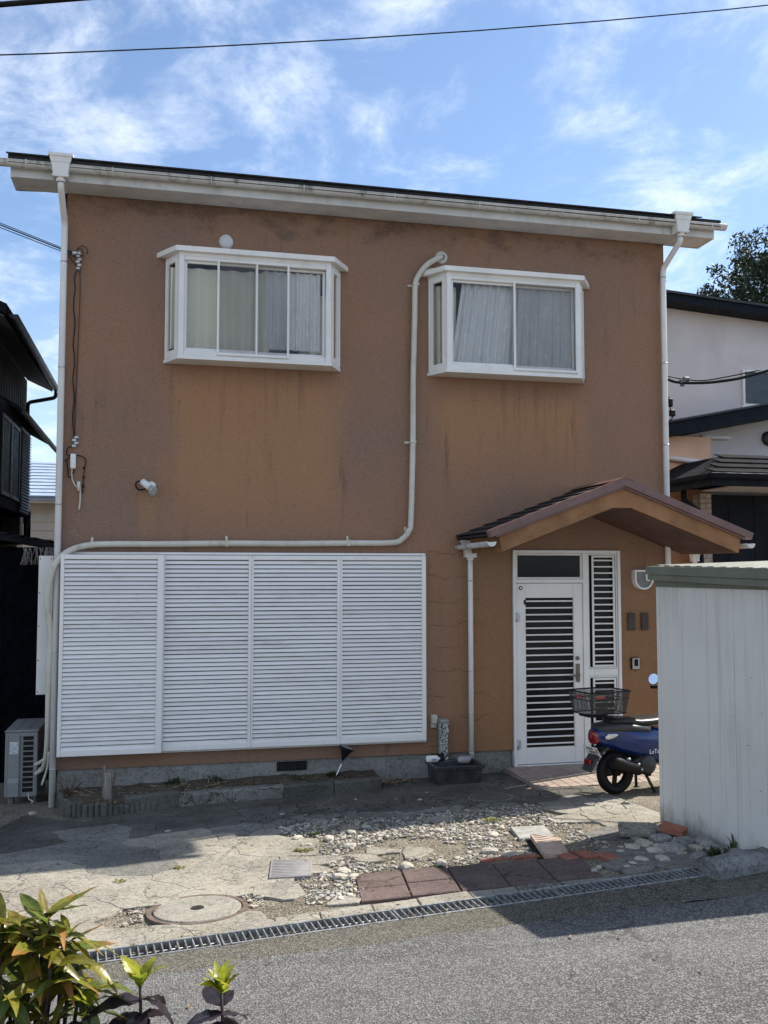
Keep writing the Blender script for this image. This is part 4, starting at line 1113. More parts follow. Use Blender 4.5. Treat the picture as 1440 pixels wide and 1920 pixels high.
ml = thing('brick_lid', 'ribbed pinkish brick lid lying askew over a dark pit in the gravel', 'lid', (3.67, -3.18, g(3.67, -3.18)))
zb = g(3.67, -3.18)
m = MB(); m.add([(3.50, -3.41, zb + .002), (3.56, -3.40, zb + .004), (3.63, -2.96, zb + .02), (3.575, -2.95, zb + .018)], [(0, 1, 2, 3)]); m.build('pit', BLACK, ml)
pk = plain('pinkish_tile', (.46, .34, .27), .8, var=.15, scale=20, bump=.3)
P4 = [Vector((3.545, -3.40, zb + .045)), Vector((3.745, -3.35, zb + .018)), Vector((3.825, -3.02, zb + .032)), Vector((3.615, -2.965, zb + .060))]
m = MB(); V = [p - Vector((0, 0, .035)) for p in P4] + P4; m.add(V, orient([tuple(v) for v in V], [(0, 1, 2, 3), (4, 5, 6, 7), (0, 1, 5, 4), (1, 2, 6, 5), (2, 3, 7, 6), (3, 0, 4, 7)])); m.build('slab', pk, ml)
for i in range(9):
    t = (i + .5) / 9; a = P4[0].lerp(P4[3], t); b = P4[1].lerp(P4[2], t); m = MB(); m.tube([a.lerp(b, .04), a.lerp(b, .96)], .007, 6); m.build('rib', pk, ml)

# ---- drain grates along the road
GRATE = plain('worn_galvanised', (.33, .34, .34), .55, .5, var=.2, scale=14, dirt=(.11, .09, .065), dirt_amt=.75, dlo=.44, dhi=.66)
def grate(x0, x1, label):
    y0, y1 = drain_y(x0), drain_y(x1); ang = math.atan2(y1 - y0, x1 - x0); L = math.hypot(x1 - x0, y1 - y0)
    o = thing('drain_grate', label, 'drain grate', (x0, y0, g(x0, y0)), 'drain grates along the road', rz=ang)
    za = g(x0, y0); zb_ = g(x1, y1); sl = (zb_ - za) / L; W2 = .078
    def B(m, xa, xb, ya, yb, z0_, z1_, c=.002):
        q = MB(); q.box(xa, xb, ya, yb, z0_, z1_, c); m.add([(v[0], v[1], v[2] + sl * v[0]) for v in q.v], q.f)
    m = MB(); B(m, .004, L - .004, W2 - .012, W2, -.05, .018); B(m, .004, L - .004, -W2, -W2 + .012, -.05, .014)
    B(m, .004, .014, -W2 + .0125, W2 - .0125, -.05, .015); B(m, L - .014, L - .004, -W2 + .0125, W2 - .0125, -.05, .015)
    m.build('frame', GRATE, o)
    m = MB(); B(m, 0, L, -W2, W2, -.20, -.19); B(m, 0, L, W2 + .001, W2 + .02, -.2, .008); B(m, 0, L, -W2 - .02, -W2 - .001, -.2, .006); m.build('channel', CONC_D, o)
    n = 24
    q = MB(); q.box(-.0032, .0032, -W2 + .0125, W2 - .0125, -.042, 0, .0007); me = q.mesh('bar'); me.materials.append(GRATE)
    for i in range(n):
        x = .014 + (L - .028) * (i + 1) / (n + 1); link('bar', me, None, o, (x, 0, .012 + sl * x))
    m = MB(); m.tube([(.015, 0, -.004 + sl * .015), (L - .015, 0, -.004 + sl * (L - .015))], .004, 6); m.build('cross_rod', GRATE, o)
for (a, b, lb) in ((.30, 1.316, 'steel drain grate at the left end, partly behind the leafy shrub'), (1.318, 2.285, 'steel drain grate in front of the manhole cover, second from the left'),
                   (2.29, 3.30, 'steel drain grate in front of the dark pavers, third from the left'), (3.302, 4.30, 'steel drain grate at the right end beside the concrete kerb block')):
    grate(a, b, lb)
grate(-.72, .296, 'steel drain grate just outside the left edge, behind the shrub')
# kerb block right of the drain
def kerb(x0, y0, x1, y1, label, group=None):
    d = Vector((x1 - x0, y1 - y0, 0)); L = d.length; d.normalize(); nn = Vector((-d.y, d.x, 0)); m = MB(); V = []; N = 14
    prof = [(-.10, -.05), (-.10, .06), (-.085, .095), (-.06, .11), (.05, .112), (.075, .10), (.085, .06), (.085, -.05)]
    for i in range(N + 1):
        p = Vector((x0, y0, 0)) + d * (L * i / N); e = 1 - (.10 if i in (0, N) else 0)
        for (a, h) in prof:
            q = p + nn * a * e; w = .012 * mnoise.noise(Vector((q.x * 9, q.y * 9, h * 20)))
            V.append((q.x + w, q.y + w, g(q.x, q.y) + h * e + w))
    k = len(prof); F = [(i * k + j, (i + 1) * k + j, (i + 1) * k + j + 1, i * k + j + 1) for i in range(N) for j in range(k - 1)]
    F += [tuple(range(k)), tuple(range((N + 1) * k - 1, N * k - 1, -1))]
    m.add(V, F); return tag(m.build('kerb_block', CURB), label, 'kerb', group)
kerb(4.30, -4.16, 4.92, -4.04, 'weathered concrete kerb block beside the right end of the drain', 'kerb blocks at the roadside')
kerb(4.93, -4.035, 5.75, -3.88, 'weathered concrete kerb block at the right edge in front of the shed', 'kerb blocks at the roadside')

# ------------------------------------------------------------------ stones
def ico(sub=1):
    t = (1 + 5 ** .5) / 2
    V = [Vector(v).normalized() for v in [(-1, t, 0), (1, t, 0), (-1, -t, 0), (1, -t, 0), (0, -1, t), (0, 1, t), (0, -1, -t), (0, 1, -t), (t, 0, -1), (t, 0, 1), (-t, 0, -1), (-t, 0, 1)]]
    F = [(0, 11, 5), (0, 5, 1), (0, 1, 7), (0, 7, 10), (0, 10, 11), (1, 5, 9), (5, 11, 4), (11, 10, 2), (10, 7, 6), (7, 1, 8), (3, 9, 4), (3, 4, 2), (3, 2, 6), (3, 6, 8), (3, 8, 9), (4, 9, 5), (2, 4, 11), (6, 2, 10), (8, 6, 7), (9, 8, 1)]
    for _ in range(sub):
        c = {}; G_ = []
        def mid(a, b):
            k = (min(a, b), max(a, b))
            if k not in c: V.append(((V[a] + V[b]) / 2).normalized()); c[k] = len(V) - 1
            return c[k]
        for a, b, d in F:
            x, y, z = mid(a, b), mid(b, d), mid(d, a); G_ += [(a, x, z), (b, y, x), (d, z, y), (x, y, z)]
        F = G_
    return V, F
IV, IF = ico(1)
def rock(seed, flat=.6, rough=.62):
    out = []
    for v in IV:
        d = 1 + rough * mnoise.noise(v * 1.3 + Vector((seed * 3.1, seed, 0)))
        q = v * d; q = Vector((max(-.82, min(.82, q.x)), max(-.86, min(.86, q.y)), max(-.75, min(.75, q.z)) * flat)); out.append(q)
    return np.array([tuple(q) for q in out])
ROCKS = [rock(i, rnd.uniform(.34, .62)) for i in range(10)]
IFa = np.array(IF)
def gravel(name, spots, mat, label):
    Vs = []; Fs = []; o = 0; rg = np.random.default_rng(3)
    for (x, y, s) in spots:
        r = ROCKS[rg.integers(0, 10)]; a = rg.uniform(0, 6.28); c, s_ = math.cos(a), math.sin(a)
        sx, sy = s * rg.uniform(.75, 1.3), s * rg.uniform(.6, 1.0); p = r * np.array([sx, sy, s * rg.uniform(.7, 1.1)])
        q = np.stack([p[:, 0] * c - p[:, 1] * s_, p[:, 0] * s_ + p[:, 1] * c, p[:, 2] + p[:, 0] * rg.uniform(-.3, .3)], 1)
        q += np.array([x, y, g(x, y) + s * .05 + rg.uniform(0, .005)]); Vs.append(q); Fs.append(IFa + o); o += len(q)
    V = np.concatenate(Vs); F = np.concatenate(Fs); me = bpy.data.meshes.new(name); me.from_pydata(V.tolist(), [], F.tolist()); me.materials.append(mat)
    ob = bpy.data.objects.new(name, me); COL.objects.link(ob); tag(ob, label, 'gravel', None, 'stuff'); return ob
r3 = random.Random(5); sp = []; sp2 = []; sp3 = []
for i in range(17000):
    x = r3.uniform(1.7, 4.4); y = r3.uniform(-3.9, -1.35)
    if not in_gravel(x, y): continue
    if covered(x, y) and not (x < 2.3): continue
    bare = ((x - 2.75) / .42) ** 2 + ((y + 2.85) / .42) ** 2
    if bare < 1 and r3.random() < .86: continue
    if 3.5 < x < 3.95 and -3.45 < y < -2.4 and r3.random() < .75: continue
    dens = .42 + .6 * (mnoise.noise(Vector((x * 1.9, y * 1.9, 4))) + .4)
    if r3.random() > dens: continue
    s = min(.024, .0048 * math.exp(abs(r3.gauss(0, .72))))
    (sp if r3.random() < .68 else sp2).append((x, y, s))
    for k in range(2): sp3.append((x + r3.uniform(-.05, .05), y + r3.uniform(-.05, .05), r3.uniform(.003, .007)))
for i in range(800):                                                # chips round the manhole, by the drain and at the porch
    t = r3.random()
    if t < .42: a = r3.uniform(-.2, 3.5); rr = abs(r3.gauss(0, .07)) + .30; x, y = 1.22 + rr * math.cos(a) * 1.05, -3.80 + rr * math.sin(a)
    elif t < .62: x, y = r3.uniform(.4, 4.4), r3.uniform(-3.9, -1.0)
    elif t < .8: x, y = r3.uniform(3.9, 4.75), r3.uniform(-3.6, -2.3)
    else: x, y = r3.uniform(2.2, 4.5), r3.uniform(-1.9, -1.2)
    if (x - 1.22) ** 2 + (y + 3.8) ** 2 < .26 ** 2 or y < drain_y(x) + .1: continue
    s = .004 * math.exp(abs(r3.gauss(0, .7))); (sp if r3.random() < .6 else sp3).append((x, y, min(.02, s)))
for i in range(1100):                                               # crumbs along the asphalt edge and the drain
    x = r3.uniform(.2, 4.4); y = (edge_y(x) + r3.gauss(0, .035) if r3.random() < .6 else drain_y(x) - .09 - abs(r3.gauss(0, .05)))
    (sp3 if r3.random() < .7 else sp2).append((x, y, r3.uniform(.002, .0065)))
gravel('gravel', sp, STONE, 'pale loose gravel scattered over the middle of the yard')
gravel('gravel', sp2, STONE_D, 'grey loose gravel scattered over the middle of the yard')
gravel('grit', sp3, DIRT, 'fine sandy grit between the loose stones of the yard')
def stone(x, y, s, mat, label, group, flat=.5, ang=None, lift=0., sub=None, name='stone'):
    m = MB(); r = rock(rnd.randint(20, 900), flat, .3); a = rnd.uniform(0, 6.28) if ang is None else ang; q = []
    for p in r: q.append((p[0] * s * 1.15 * math.cos(a) - p[1] * s * .8 * math.sin(a), p[0] * s * 1.15 * math.sin(a) + p[1] * s * .8 * math.cos(a), p[2] * s))
    m.add(q, IF, 0, False); return tag(m.build(name, mat, None, (x, y, g(x, y) + s * flat * .45 + lift)), label, 'stone', group)
LS = 'loose pale stone in the rubble heap at the shed corner'
for (x, y, s, k) in ((4.33, -3.32, .075, 0), (4.22, -3.36, .055, 0), (4.15, -3.32, .03, 0), (4.31, -3.52, .065, 0), (4.40, -3.44, .06, 0), (4.25, -3.72, .055, 0), (4.12, -3.68, .05, 0), (4.02, -3.74, .035, 0), (4.44, -3.62, .045, 0), (4.10, -3.42, .032, 0), (4.05, -3.28, .03, 0),
                     (4.62, -3.30, .07, 0), (4.60, -3.55, .06, 0), (3.95, -3.80, .03, 0), (3.78, -3.74, .028, 0), (3.72, -3.80, .03, 0)):
    stone(x, y, s, STONE, LS, 'stones at the shed corner')
LS = 'dark broken rubble stone in the heap at the shed corner'
for (x, y, s) in ((4.52, -3.02, .09), (4.64, -3.08, .10), (4.50, -3.25, .09), (4.42, -3.55, .10), (4.58, -3.42, .10), (4.66, -3.68, .09), (4.70, -3.50, .10), (4.38, -3.12, .06), (4.74, -3.82, .09), (4.62, -2.88, .08), (4.50, -3.75, .07)):
    stone(x, y, s, STONE_D, LS, 'dark stones at the shed corner')
LS = 'large pale stone lying among the gravel in the yard'
for (x, y, s) in ((2.18, -3.30, .055), (2.13, -3.40, .05), (2.22, -3.42, .04), (2.60, -3.32, .06), (2.85, -3.28, .05), (3.25, -3.12, .06), (3.35, -3.24, .05), (2.25, -2.30, .05), (2.05, -2.45, .045), (2.45, -2.15, .045), (3.1, -2.35, .04), (2.6, -2.0, .04), (3.45, -2.65, .045), (2.02, -2.2, .05), (2.35, -2.6, .05)):
    stone(x, y, s, STONE, LS, 'large stones in the gravel')
LS = 'small pale stone lying alone on the shaded concrete'
for (x, y, s) in ((1.05, -1.55, .028), (2.02, -1.22, .028), (3.1, -.95, .022), (3.45, -.75, .022), (3.85, -.85, .018), (3.30, -1.05, .03), (.35, -.85, .02), (-.15, -.35, .035), (-.45, -.3, .03), (.7, -2.2, .02), (4.30, -.75, .02), (2.75, -.80, .02)):
    stone(x, y, s, STONE, LS, 'single stones on the paving')
m = MB(); m.box(-.11, .11, -.08, .08, 0, .035, .005, M=Matrix.Rotation(.25, 4, 'X') @ Matrix.Rotation(-.12, 4, 'Y') @ Matrix.Rotation(-.35, 4, 'Z'))
tag(m.build('paving_slab', CONC_L, None, (4.38, -3.08, g(4.38, -3.08) + .05)), 'thin pale slab lying tilted on the rubble at the shed corner', 'slab')
m = MB(); m.box(-.09, .09, -.05, .05, 0, .05, .005, M=Matrix.Rotation(.15, 4, 'X') @ Matrix.Rotation(-.9, 4, 'Z'))
tag(m.build('broken_brick', BRICK, None, (4.60, -3.24, g(4.6, -3.24) + .06)), 'broken red brick lying on the rubble at the shed corner', 'brick')

# ------------------------------------------------------------------ planting bed
bed = thing('planting_bed', 'soil bed edged with concrete logs and kerb stones below the shutters', 'planting bed', (1.6, -.3, .05))
def bz(x, y): return .115 + .012 * x + .02 * mnoise.noise(Vector((x * 4, y * 4, 1))) + .012 * mnoise.noise(Vector((x * 13, y * 13, 5)))
front = [(.07, -.10), (.10, -.36), (.22, -.55), (.36, -.68), (.50, -.735), (.62, -.66), (.90, -.575), (1.2, -.50), (1.47, -.46), (1.85, -.43), (2.25, -.42), (2.6, -.43), (3.08, -.40)]
m = MB(); V = []; N = 60; K = 8
for i in range(N + 1):
    x = .06 + (3.1 - .06) * i / N
    j = next(k for k in range(len(front) - 1) if front[k][0] <= x + 1e-6 <= front[k + 1][0] + .03 or k == len(front) - 2)
    a, b = front[j], front[j + 1]; t = clamp((x - a[0]) / (b[0] - a[0]), 0, 1); yf = a[1] + (b[1] - a[1]) * t
    for k in range(K + 1):
        y = .03 + (yf - .03) * k / K; V.append((x, y, bz(x, y) + (.03 * (1 - k / K))))
F = [(i * (K + 1) + k, i * (K + 1) + k + 1, (i + 1) * (K + 1) + k + 1, (i + 1) * (K + 1) + k) for i in range(N) for k in range(K)]
m.add(V, F, 0, True); m.build('soil', SOIL, bed)
def arc_pts(pl, step):
    out = [Vector(pl[0])]; 
    for a, b in zip(pl, pl[1:]):
        a = Vector(a); b = Vector(b); L = (b - a).length; n = max(1, int(L / step))
        for k in range(1, n + 1): out.append(a.lerp(b, k / n))
    return out
for p in arc_pts([(.07, -.06), (.085, -.22), (.11, -.40), (.20, -.57), (.34, -.70), (.50, -.755), (.64, -.68), (.92, -.595)], .048):
    m = MB(); r = rnd.uniform(.024, .030); h = bz(p.x, p.y) + rnd.uniform(.02, .045) + (.01 if p.x < .55 else -.02)
    m.lathe([(r * 1.05, g(p.x, p.y) - .06), (r, h - .008), (r * .8, h), (0, h + .001)], (p.x, p.y, 0), 10); m.build('edging_log', CONC_D, bed)
ks = [(.66, -.62), (1.14, -.515), (1.63, -.465), (2.12, -.445), (2.60, -.44), (3.07, -.415)]
for i in range(len(ks) - 1):
    a, b = Vector((*ks[i], 0)), Vector((*ks[i + 1], 0)); d = (b - a).normalized(); nn = Vector((-d.y, d.x, 0)); a = a + d * .004; b = b - d * .004
    zt_ = lambda p: g(p.x, p.y) + (.125 if i else .15)
    m = MB(); V = []
    for p in (a, b):
        for (o_, h) in ((-.05, -.18), (-.05, -.018), (-.038, 0), (.04, 0), (.05, -.012), (.05, -.18)): q = p + nn * o_; V.append((q.x, q.y, zt_(p) + h))
    F = [(k, 6 + k, 7 + k, k + 1) for k in range(5)] + [(0, 1, 2, 3, 4, 5), (11, 10, 9, 8, 7, 6)]
    m.add(V, F); m.build('kerb_stone', CONC_M if i in (1, 2) else CONC_D, bed)
for i in range(9):
    x = 1.1 + i * .2; slab('footing_brick', quad(x, x + .19, -.60 + .012 * i, -.53 + .012 * i), .03, .010, BRICK if i % 3 else CONC_D, bed)
LITTER = plain('dry_leaf', (.17, .115, .065), .85, var=.5, scale=40)
m = MB()
for i in range(500):
    x = rnd.uniform(.12, 3.0); y = -.02 - abs(rnd.gauss(0, .22)); 
    if x < .9: y = rnd.uniform(-.62, -.02)
    if y < -.42 and x > .75: continue
    if i > 430: x, y = rnd.uniform(3.1, 3.5), rnd.uniform(-.3, -.02)
    z = (bz(x, y) if i <= 430 else g(x, y)) + .02; s = rnd.uniform(.012, .035); a = rnd.uniform(0, 6.28); t = rnd.uniform(-.4, .4)
    c, s_ = math.cos(a), math.sin(a)
    V = [(x + s * c, y + s * s_, z + s * t), (x - s * .45 * s_, y + s * .45 * c, z + .006), (x - s * c, y - s * s_, z - s * t * .6), (x + s * .45 * s_, y - s * .45 * c, z + .004)]
    m.add(V, [(0, 1, 2, 3)])
for i in range(120):
    x = rnd.uniform(.1, 4.7); y = drain_y(x) + rnd.choice((.10, -.11)) + rnd.gauss(0, .03) if i < 60 else rnd.uniform(-4, -1)
    if i > 95: x, y = rnd.uniform(.5, 4.5), rnd.uniform(-5.6, -4.7)
    z = g(x, y) + .024; s = rnd.uniform(.008, .022); a = rnd.uniform(0, 6.28); c, s_ = math.cos(a), math.sin(a)
    m.add([(x + s * c, y + s * s_, z), (x - s * .4 * s_, y + s * .4 * c, z + .006), (x - s * c, y - s * s_, z + .002), (x + s * .4 * s_, y - s * .4 * c, z + .004)], [(0, 1, 2, 3)])
tag(m.build('leaf_litter', LITTER), 'dry brown leaf litter strewn over the planting bed and along the drain', 'leaf litter', None, 'stuff')
m = MB()
for i in range(60):
    x = rnd.uniform(.1, 1.6) if i < 42 else rnd.uniform(3.15, 3.5); y = rnd.uniform(-.45, -.03) if i < 42 else rnd.uniform(-.25, -.05); a = rnd.uniform(0, 6.28); L = rnd.uniform(.05, .16)
    z = (bz(x, y) if i < 42 else g(x, y)) + .03; m.tube([(x, y, z), (x + L * math.cos(a), y + L * .6 * math.sin(a), z + rnd.uniform(-.01, .04))], .003, 5)
tag(m.build('dry_twigs', plain('dry_twig', (.30, .24, .17), .85, var=.4, scale=30)), 'thin dry twigs scattered over the planting bed', 'twigs', None, 'stuff')
GRASS = leaf_mat('weed_leaf', (.055, .085, .025), (.09, .10, .03), (.08, .10, .03), .3, .6)
def weed(x, y, z, n, h, label, seed):
    r4 = random.Random(seed); m = MB()
    for i in range(n):
        a = r4.uniform(0, 6.28); L = h * r4.uniform(.5, 1.1); lean = r4.uniform(.2, 1.0); px0, py0 = x + r4.gauss(0, .03), y + r4.gauss(0, .02); w = r4.uniform(.004, .009)
        P = [Vector((px0 + math.cos(a) * lean * L * t * t, py0 + math.sin(a) * lean * L * t * t, z + L * t * (1 - .3 * lean * t))) for t in (0, .4, .75, 1)]
        sd = Vector((-math.sin(a), math.cos(a), 0))
        V = []
        for k, p in enumerate(P): ww = w * (.6, 1.3, 1., .1)[k]; V += [p + sd * ww, p - sd * ww]
        m.add(V, [(0, 1, 3, 2), (2, 3, 5, 4), (4, 5, 7, 6)], 0, True)
    return tag(m.build('weed', GRASS), label, 'weed')
weed(1.10, -.05, .14, 26, .09, 'low green weed against the foundation left of centre', 1)
weed(1.50, -.05, .15, 22, .08, 'small weed against the foundation left of the vent', 2)
weed(2.65, -.10, .15, 40, .08, 'patch of weeds against the foundation right of the vent', 3)
weed(2.30, -.15, .15, 24, .06, 'thin weeds just below the foundation vent', 4)
weed(4.62, -3.78, g(4.62, -3.78), 40, .09, 'green grass tuft in the rubble beside the kerb block', 6)
weed(4.78, -3.72, g(4.78, -3.72), 14, .14, 'thin weed growing at the foot of the shed wall', 8)
YL = leaf_mat('yellow_weed_leaf', (.24, .25, .05), (.3, .28, .07), (.3, .3, .1), .3, .6)
def rosette(x, y, n, L, mat, label, seed):
    r4 = random.Random(seed); m = MB()
    for i in range(n):
        a = r4.uniform(0, 6.28); l = L * r4.uniform(.5, 1.); x0 = x + r4.gauss(0, L * .5); y0 = y + r4.gauss(0, L * .4); z = g(x0, y0) + .012; w = l * .32
        d = Vector((math.cos(a), math.sin(a), 0)); s = Vector((-d.y, d.x, 0)); p = Vector((x0, y0, z))
        V = [p, p + d * l * .5 + s * w + Vector((0, 0, l * .35)), p + d * l + Vector((0, 0, l * .3)), p + d * l * .5 - s * w + Vector((0, 0, l * .3))]
        m.add(V, [(0, 1, 2, 3)])
    return tag(m.build('weed', mat), label, 'weed')
rosette(2.15, -2.12, 26, .05, GRASS, 'dark green broad-leaved weed growing in the gravel edge', 1)
rosette(2.02, -2.62, 20, .05, YL, 'yellow-green weed growing above the grey meter lid', 2)
rosette(3.62, -2.15, 30, .05, YL, 'yellow-green moss patch in the gravel in front of the porch', 3)
rosette(1.12, -2.80, 24, .035, YL, 'yellow-green moss in a crack of the left paving', 4)
rosette(.75, -3.02, 16, .035, YL, 'small yellow moss in the paving near the shrub', 5)
rosette(2.80, -3.40, 12, .035, GRASS, 'small green weed between the pavers', 6)

# wooden stump post, solar stake
ps = thing('stump_post', 'cut grey post with a shorter stake tied to it in the planting bed', 'post', (.50, -.42, .13))
WOODG = wood_mat('grey_wood', (.33, .29, .245))
m = MB(); m.lathe([(.045, .08), (.040, .20), (.038, .355), (.030, .365), (0, .366)], (.512, -.42, 0), 14); m.build('post', WOODG, ps)
m = MB(); m.box(.462, .490, -.40, -.365, .1, .42, .004); m.build('stake', WOODG, ps)
m = MB(); m.tube([(.55, -.42, .24), (.565, -.42, .28), (.575, -.43, .33), (.57, -.44, .38)], .008, 6, sub=3); m.build('twig', LITTER, ps)
m = MB()
for i in range(16):
    a = rnd.uniform(0, 6.28); m.tube([(.15, -.18, .12), (.15 + .06 * math.cos(a), -.18 + .04 * math.sin(a), .17 + rnd.uniform(0, .05)), (.15 + .12 * math.cos(a), -.18 + .08 * math.sin(a), .19 + rnd.uniform(0, .12))], .003, 5)
tag(m.build('dead_shrub', plain('dead_twig', (.13, .085, .06), .9, var=.4, scale=20)), 'dead brown twiggy shrub in the bed corner beside the downpipe', 'shrub')
sl = thing('garden_stake_lamp', 'black cone lamp on a chrome stake leaning by the foundation', 'garden lamp', (2.66, -.18, .15))
m = MB(); m.tube([(2.655, -.17, .12), (2.755, -.12, .33)], .008, 10); m.build('stake', plain('chrome', (.75, .75, .75), .18, 1.0, var=.05), sl)
d0 = Vector((.36, .05, .9)).normalized(); c0 = Vector((2.75, -.12, .325))
m = MB(); m.tube([c0, c0 + d0 * .02, c0 + d0 * .09, c0 + d0 * .12, c0 + d0 * .125], [.012, .02, .05, .075, .07], 20); m.build('lamp_shade', BLACK, sl)
m = MB(); m.tube([c0 + d0 * .126, c0 + d0 * .138], [.072, .06], 20); m.build('lamp_top', GREYPL, sl)

# ------------------------------------------------------------------ washbasin and tap
bs = thing('washbasin', 'dark square outdoor washbasin standing on the ground beside the tap post', 'basin', (3.85, -.33, .1))
def basin():
    x0, x1, y0, y1, zb, zt = 3.605, 4.115, -.50, -.12, g(3.8, -.4) - .004, .285; m = MB(); t = .03
    def rg(i, z): return [(x0 + i, y0 + i, z), (x1 - i, y0 + i, z), (x1 - i, y1 - i, z), (x0 + i, y1 - i, z)]
    rs = [rg(.035, zb), rg(.018, zt - .035), rg(.0, zt - .03), rg(-.004, zt - .004), rg(.0, zt), rg(.028, zt), rg(.036, zt - .02), rg(.05, zb + .07), rg(.10, zb + .055)]
    V = [p for r in rs for p in r]; F = []
    for i in range(len(rs) - 1):
        for k in range(4): F.append((i * 4 + k, i * 4 + (k + 1) % 4, (i + 1) * 4 + (k + 1) % 4, (i + 1) * 4 + k))
    F.append((32, 33, 34, 35)); m.add(V, F); m.build('bowl', plain('basin_dark', (.040, .042, .043), .42, var=.4, scale=9, bump=.2, dirt=(.14, .135, .12), dirt_amt=.6), bs)
basin()
def granite():
    k = NT('speckled_granite'); v = k.vor(120, out='Color'); s = k.n('ShaderNodeSeparateColor'); k.l(v, s.inputs[0])
    c = k.mix(k.rng(s.outputs[0], .35, .65), (.06, .062, .06), (.52, .53, .50)); return k.set(c, .6, 0, None, .4)
tp = thing('tap_post', 'speckled grey tap post with a small metal tap beside the washbasin', 'tap', (3.80, -.1, .1))
m = MB(); m.box(3.765, 3.850, -.135, -.05, .05, .655, .006); m.build('post', granite(), tp)
m = MB(); m.box(3.76, 3.855, -.14, -.045, .656, .69, .005); m.build('post_cap', STONE_D, tp)
m = MB(); m.tube([(3.825, -.135, .60), (3.825, -.19, .60), (3.825, -.205, .57)], .012, 10, sub=2); m.tube([(3.825, -.175, .60), (3.825, -.175, .645)], .008, 8); m.box(3.80, 3.85, -.183, -.167, .645, .655, .003); m.build('faucet', STEEL, tp)
bt = thing('detergent_bottle', 'white plastic bottle lying on the basin edge left of the tap post', 'bottle', (3.66, -.2, .29))
m = MB(); m.loft([(3.585, -.235, .318, .012, .018), (3.59, -.235, .318, .024, .03), (3.60, -.235, .318, .028, .033), (3.69, -.235, .318, .028, .033), (3.705, -.235, .318, .026, .031), (3.715, -.235, .318, .012, .014), (3.73, -.235, .318, .012, .013)], 18); m.build('bottle', WHITE, bt)
m = MB(); m.box(3.635, 3.69, -.2655, -.2635, .303, .325, .0005); m.build('print', plain('blue_print', (.25, .33, .42), .5), bt)
m = MB()
for i in range(9): a = rnd.uniform(0, 6.28); m.tube([(3.745 + .02 * math.cos(a), -.22, .288), (3.75 + .03 * math.cos(a), -.21, .32 + rnd.uniform(0, .02)), (3.745 + .04 * math.sin(a), -.2, .35 + rnd.uniform(-.02, .02))], .012, 7, sub=3)
tag(m.build('scrub_brush', BLACK), 'black tangled hose end on the basin between bottle and tap post', 'hose')
m = MB(); q = rock(77, .55, .35); m.add([(3.98 + p[0] * .085, -.25 + p[1] * .06, .30 + p[2] * .085) for p in q], IF, 0, True)
tag(m.build('plastic_bag', plain('grey_film', (.30, .30, .30), .35, var=.2, scale=20, bump=.5)), 'crumpled grey bundle lying on the basin right of the tap post', 'bag')
# ------------------------------------------------------------------ air conditioner unit in the side gap
ac = thing('air_conditioner', 'grey outdoor air conditioner unit in the gap left of the house', 'air conditioner', (-.33, .55, 0))
ACM = plain('ac_grey', (.23, .235, .23), .5, var=.07, scale=5, dirt=(.2, .19, .17))
x0, x1, ya, yb, z0, z1 = -.475, -.178, .17, .92, .05, .665
m = MB(); m.box(x0, x1, ya + .004, yb, z0, z1, .008); m.build('casing', ACM, ac)
m = MB(); m.box(x0 - .006, x1 + .006, ya - .004, yb + .006, z1 + .001, z1 + .02, .006)
for k in range(2): m.box(x0 + .09 + .10 * k, x0 + .10 + .10 * k, ya + .01, yb - .01, z1 + .0195, z1 + .024, .002)
m.build('top_panel', ACM, ac)
m = MB(); m.box(x0 + .035, x0 + .135, ya - .022, ya + .003, z0 + .19, z1 - .025, .005); m.prism([(ya - .022, z0 + .19), (ya - .055, z0 + .15), (ya - .055, z0 + .02), (ya + .003, z0 + .02), (ya + .003, z0 + .19)], 'x', x0 + .035, x0 + .135)
m.build('service_cover', ACM, ac)
m = MB(); m.box(x0 + .045, x0 + .125, ya - .0235, ya - .0222, z1 - .20, z1 - .085, .0005); m.build('rating_label', plain('label_print', (.50, .52, .55), .5, var=.45, scale=90), ac)
for i in range(11):
    m = MB(); za = z1 - .075 - i * .049; m.box(x0 + .165, x0 + .258, ya - .002, ya + .0036, za, za + .036, .002); m.build('grille_slot', BLACK, ac)
m = MB()
for x in (x0 + .03, x1 - .06):
    for y in (ya + .05, yb - .1): m.box(x, x + .05, y, y + .07, -.05, z0 - .001, .005)
m.build('foot', CONC_M, ac)
m = MB(); m.tube([(x0 + .22, ya - .001, .09), (x0 + .23, ya - .03, .04), (x0 + .27, ya - .05, .02), (x0 + .26, ya - .07, .012)], .004, 6, sub=3); m.build('earth_wire', WHITE, ac)
wp = thing('white_panel', 'narrow white screwed panel at the left side of the house behind the pipes', 'panel', (-.13, .16, 1.02))
m = MB(); m.box(-.205, -.07, .15, .165, 1.02, 2.36, .003); m.build('sheet', WHITE, wp)
m = MB()
for z in (1.05, 1.35, 1.68, 2.0, 2.33): m.lathe([(0, -.003), (.006, -.003), (.006, .0)], (-.192, .15, z), 8, 'y'); m.lathe([(0, -.003), (.006, -.003), (.006, 0)], (-.09, .15, z), 8, 'y')
m.build('screw', DARKMETAL, wp)

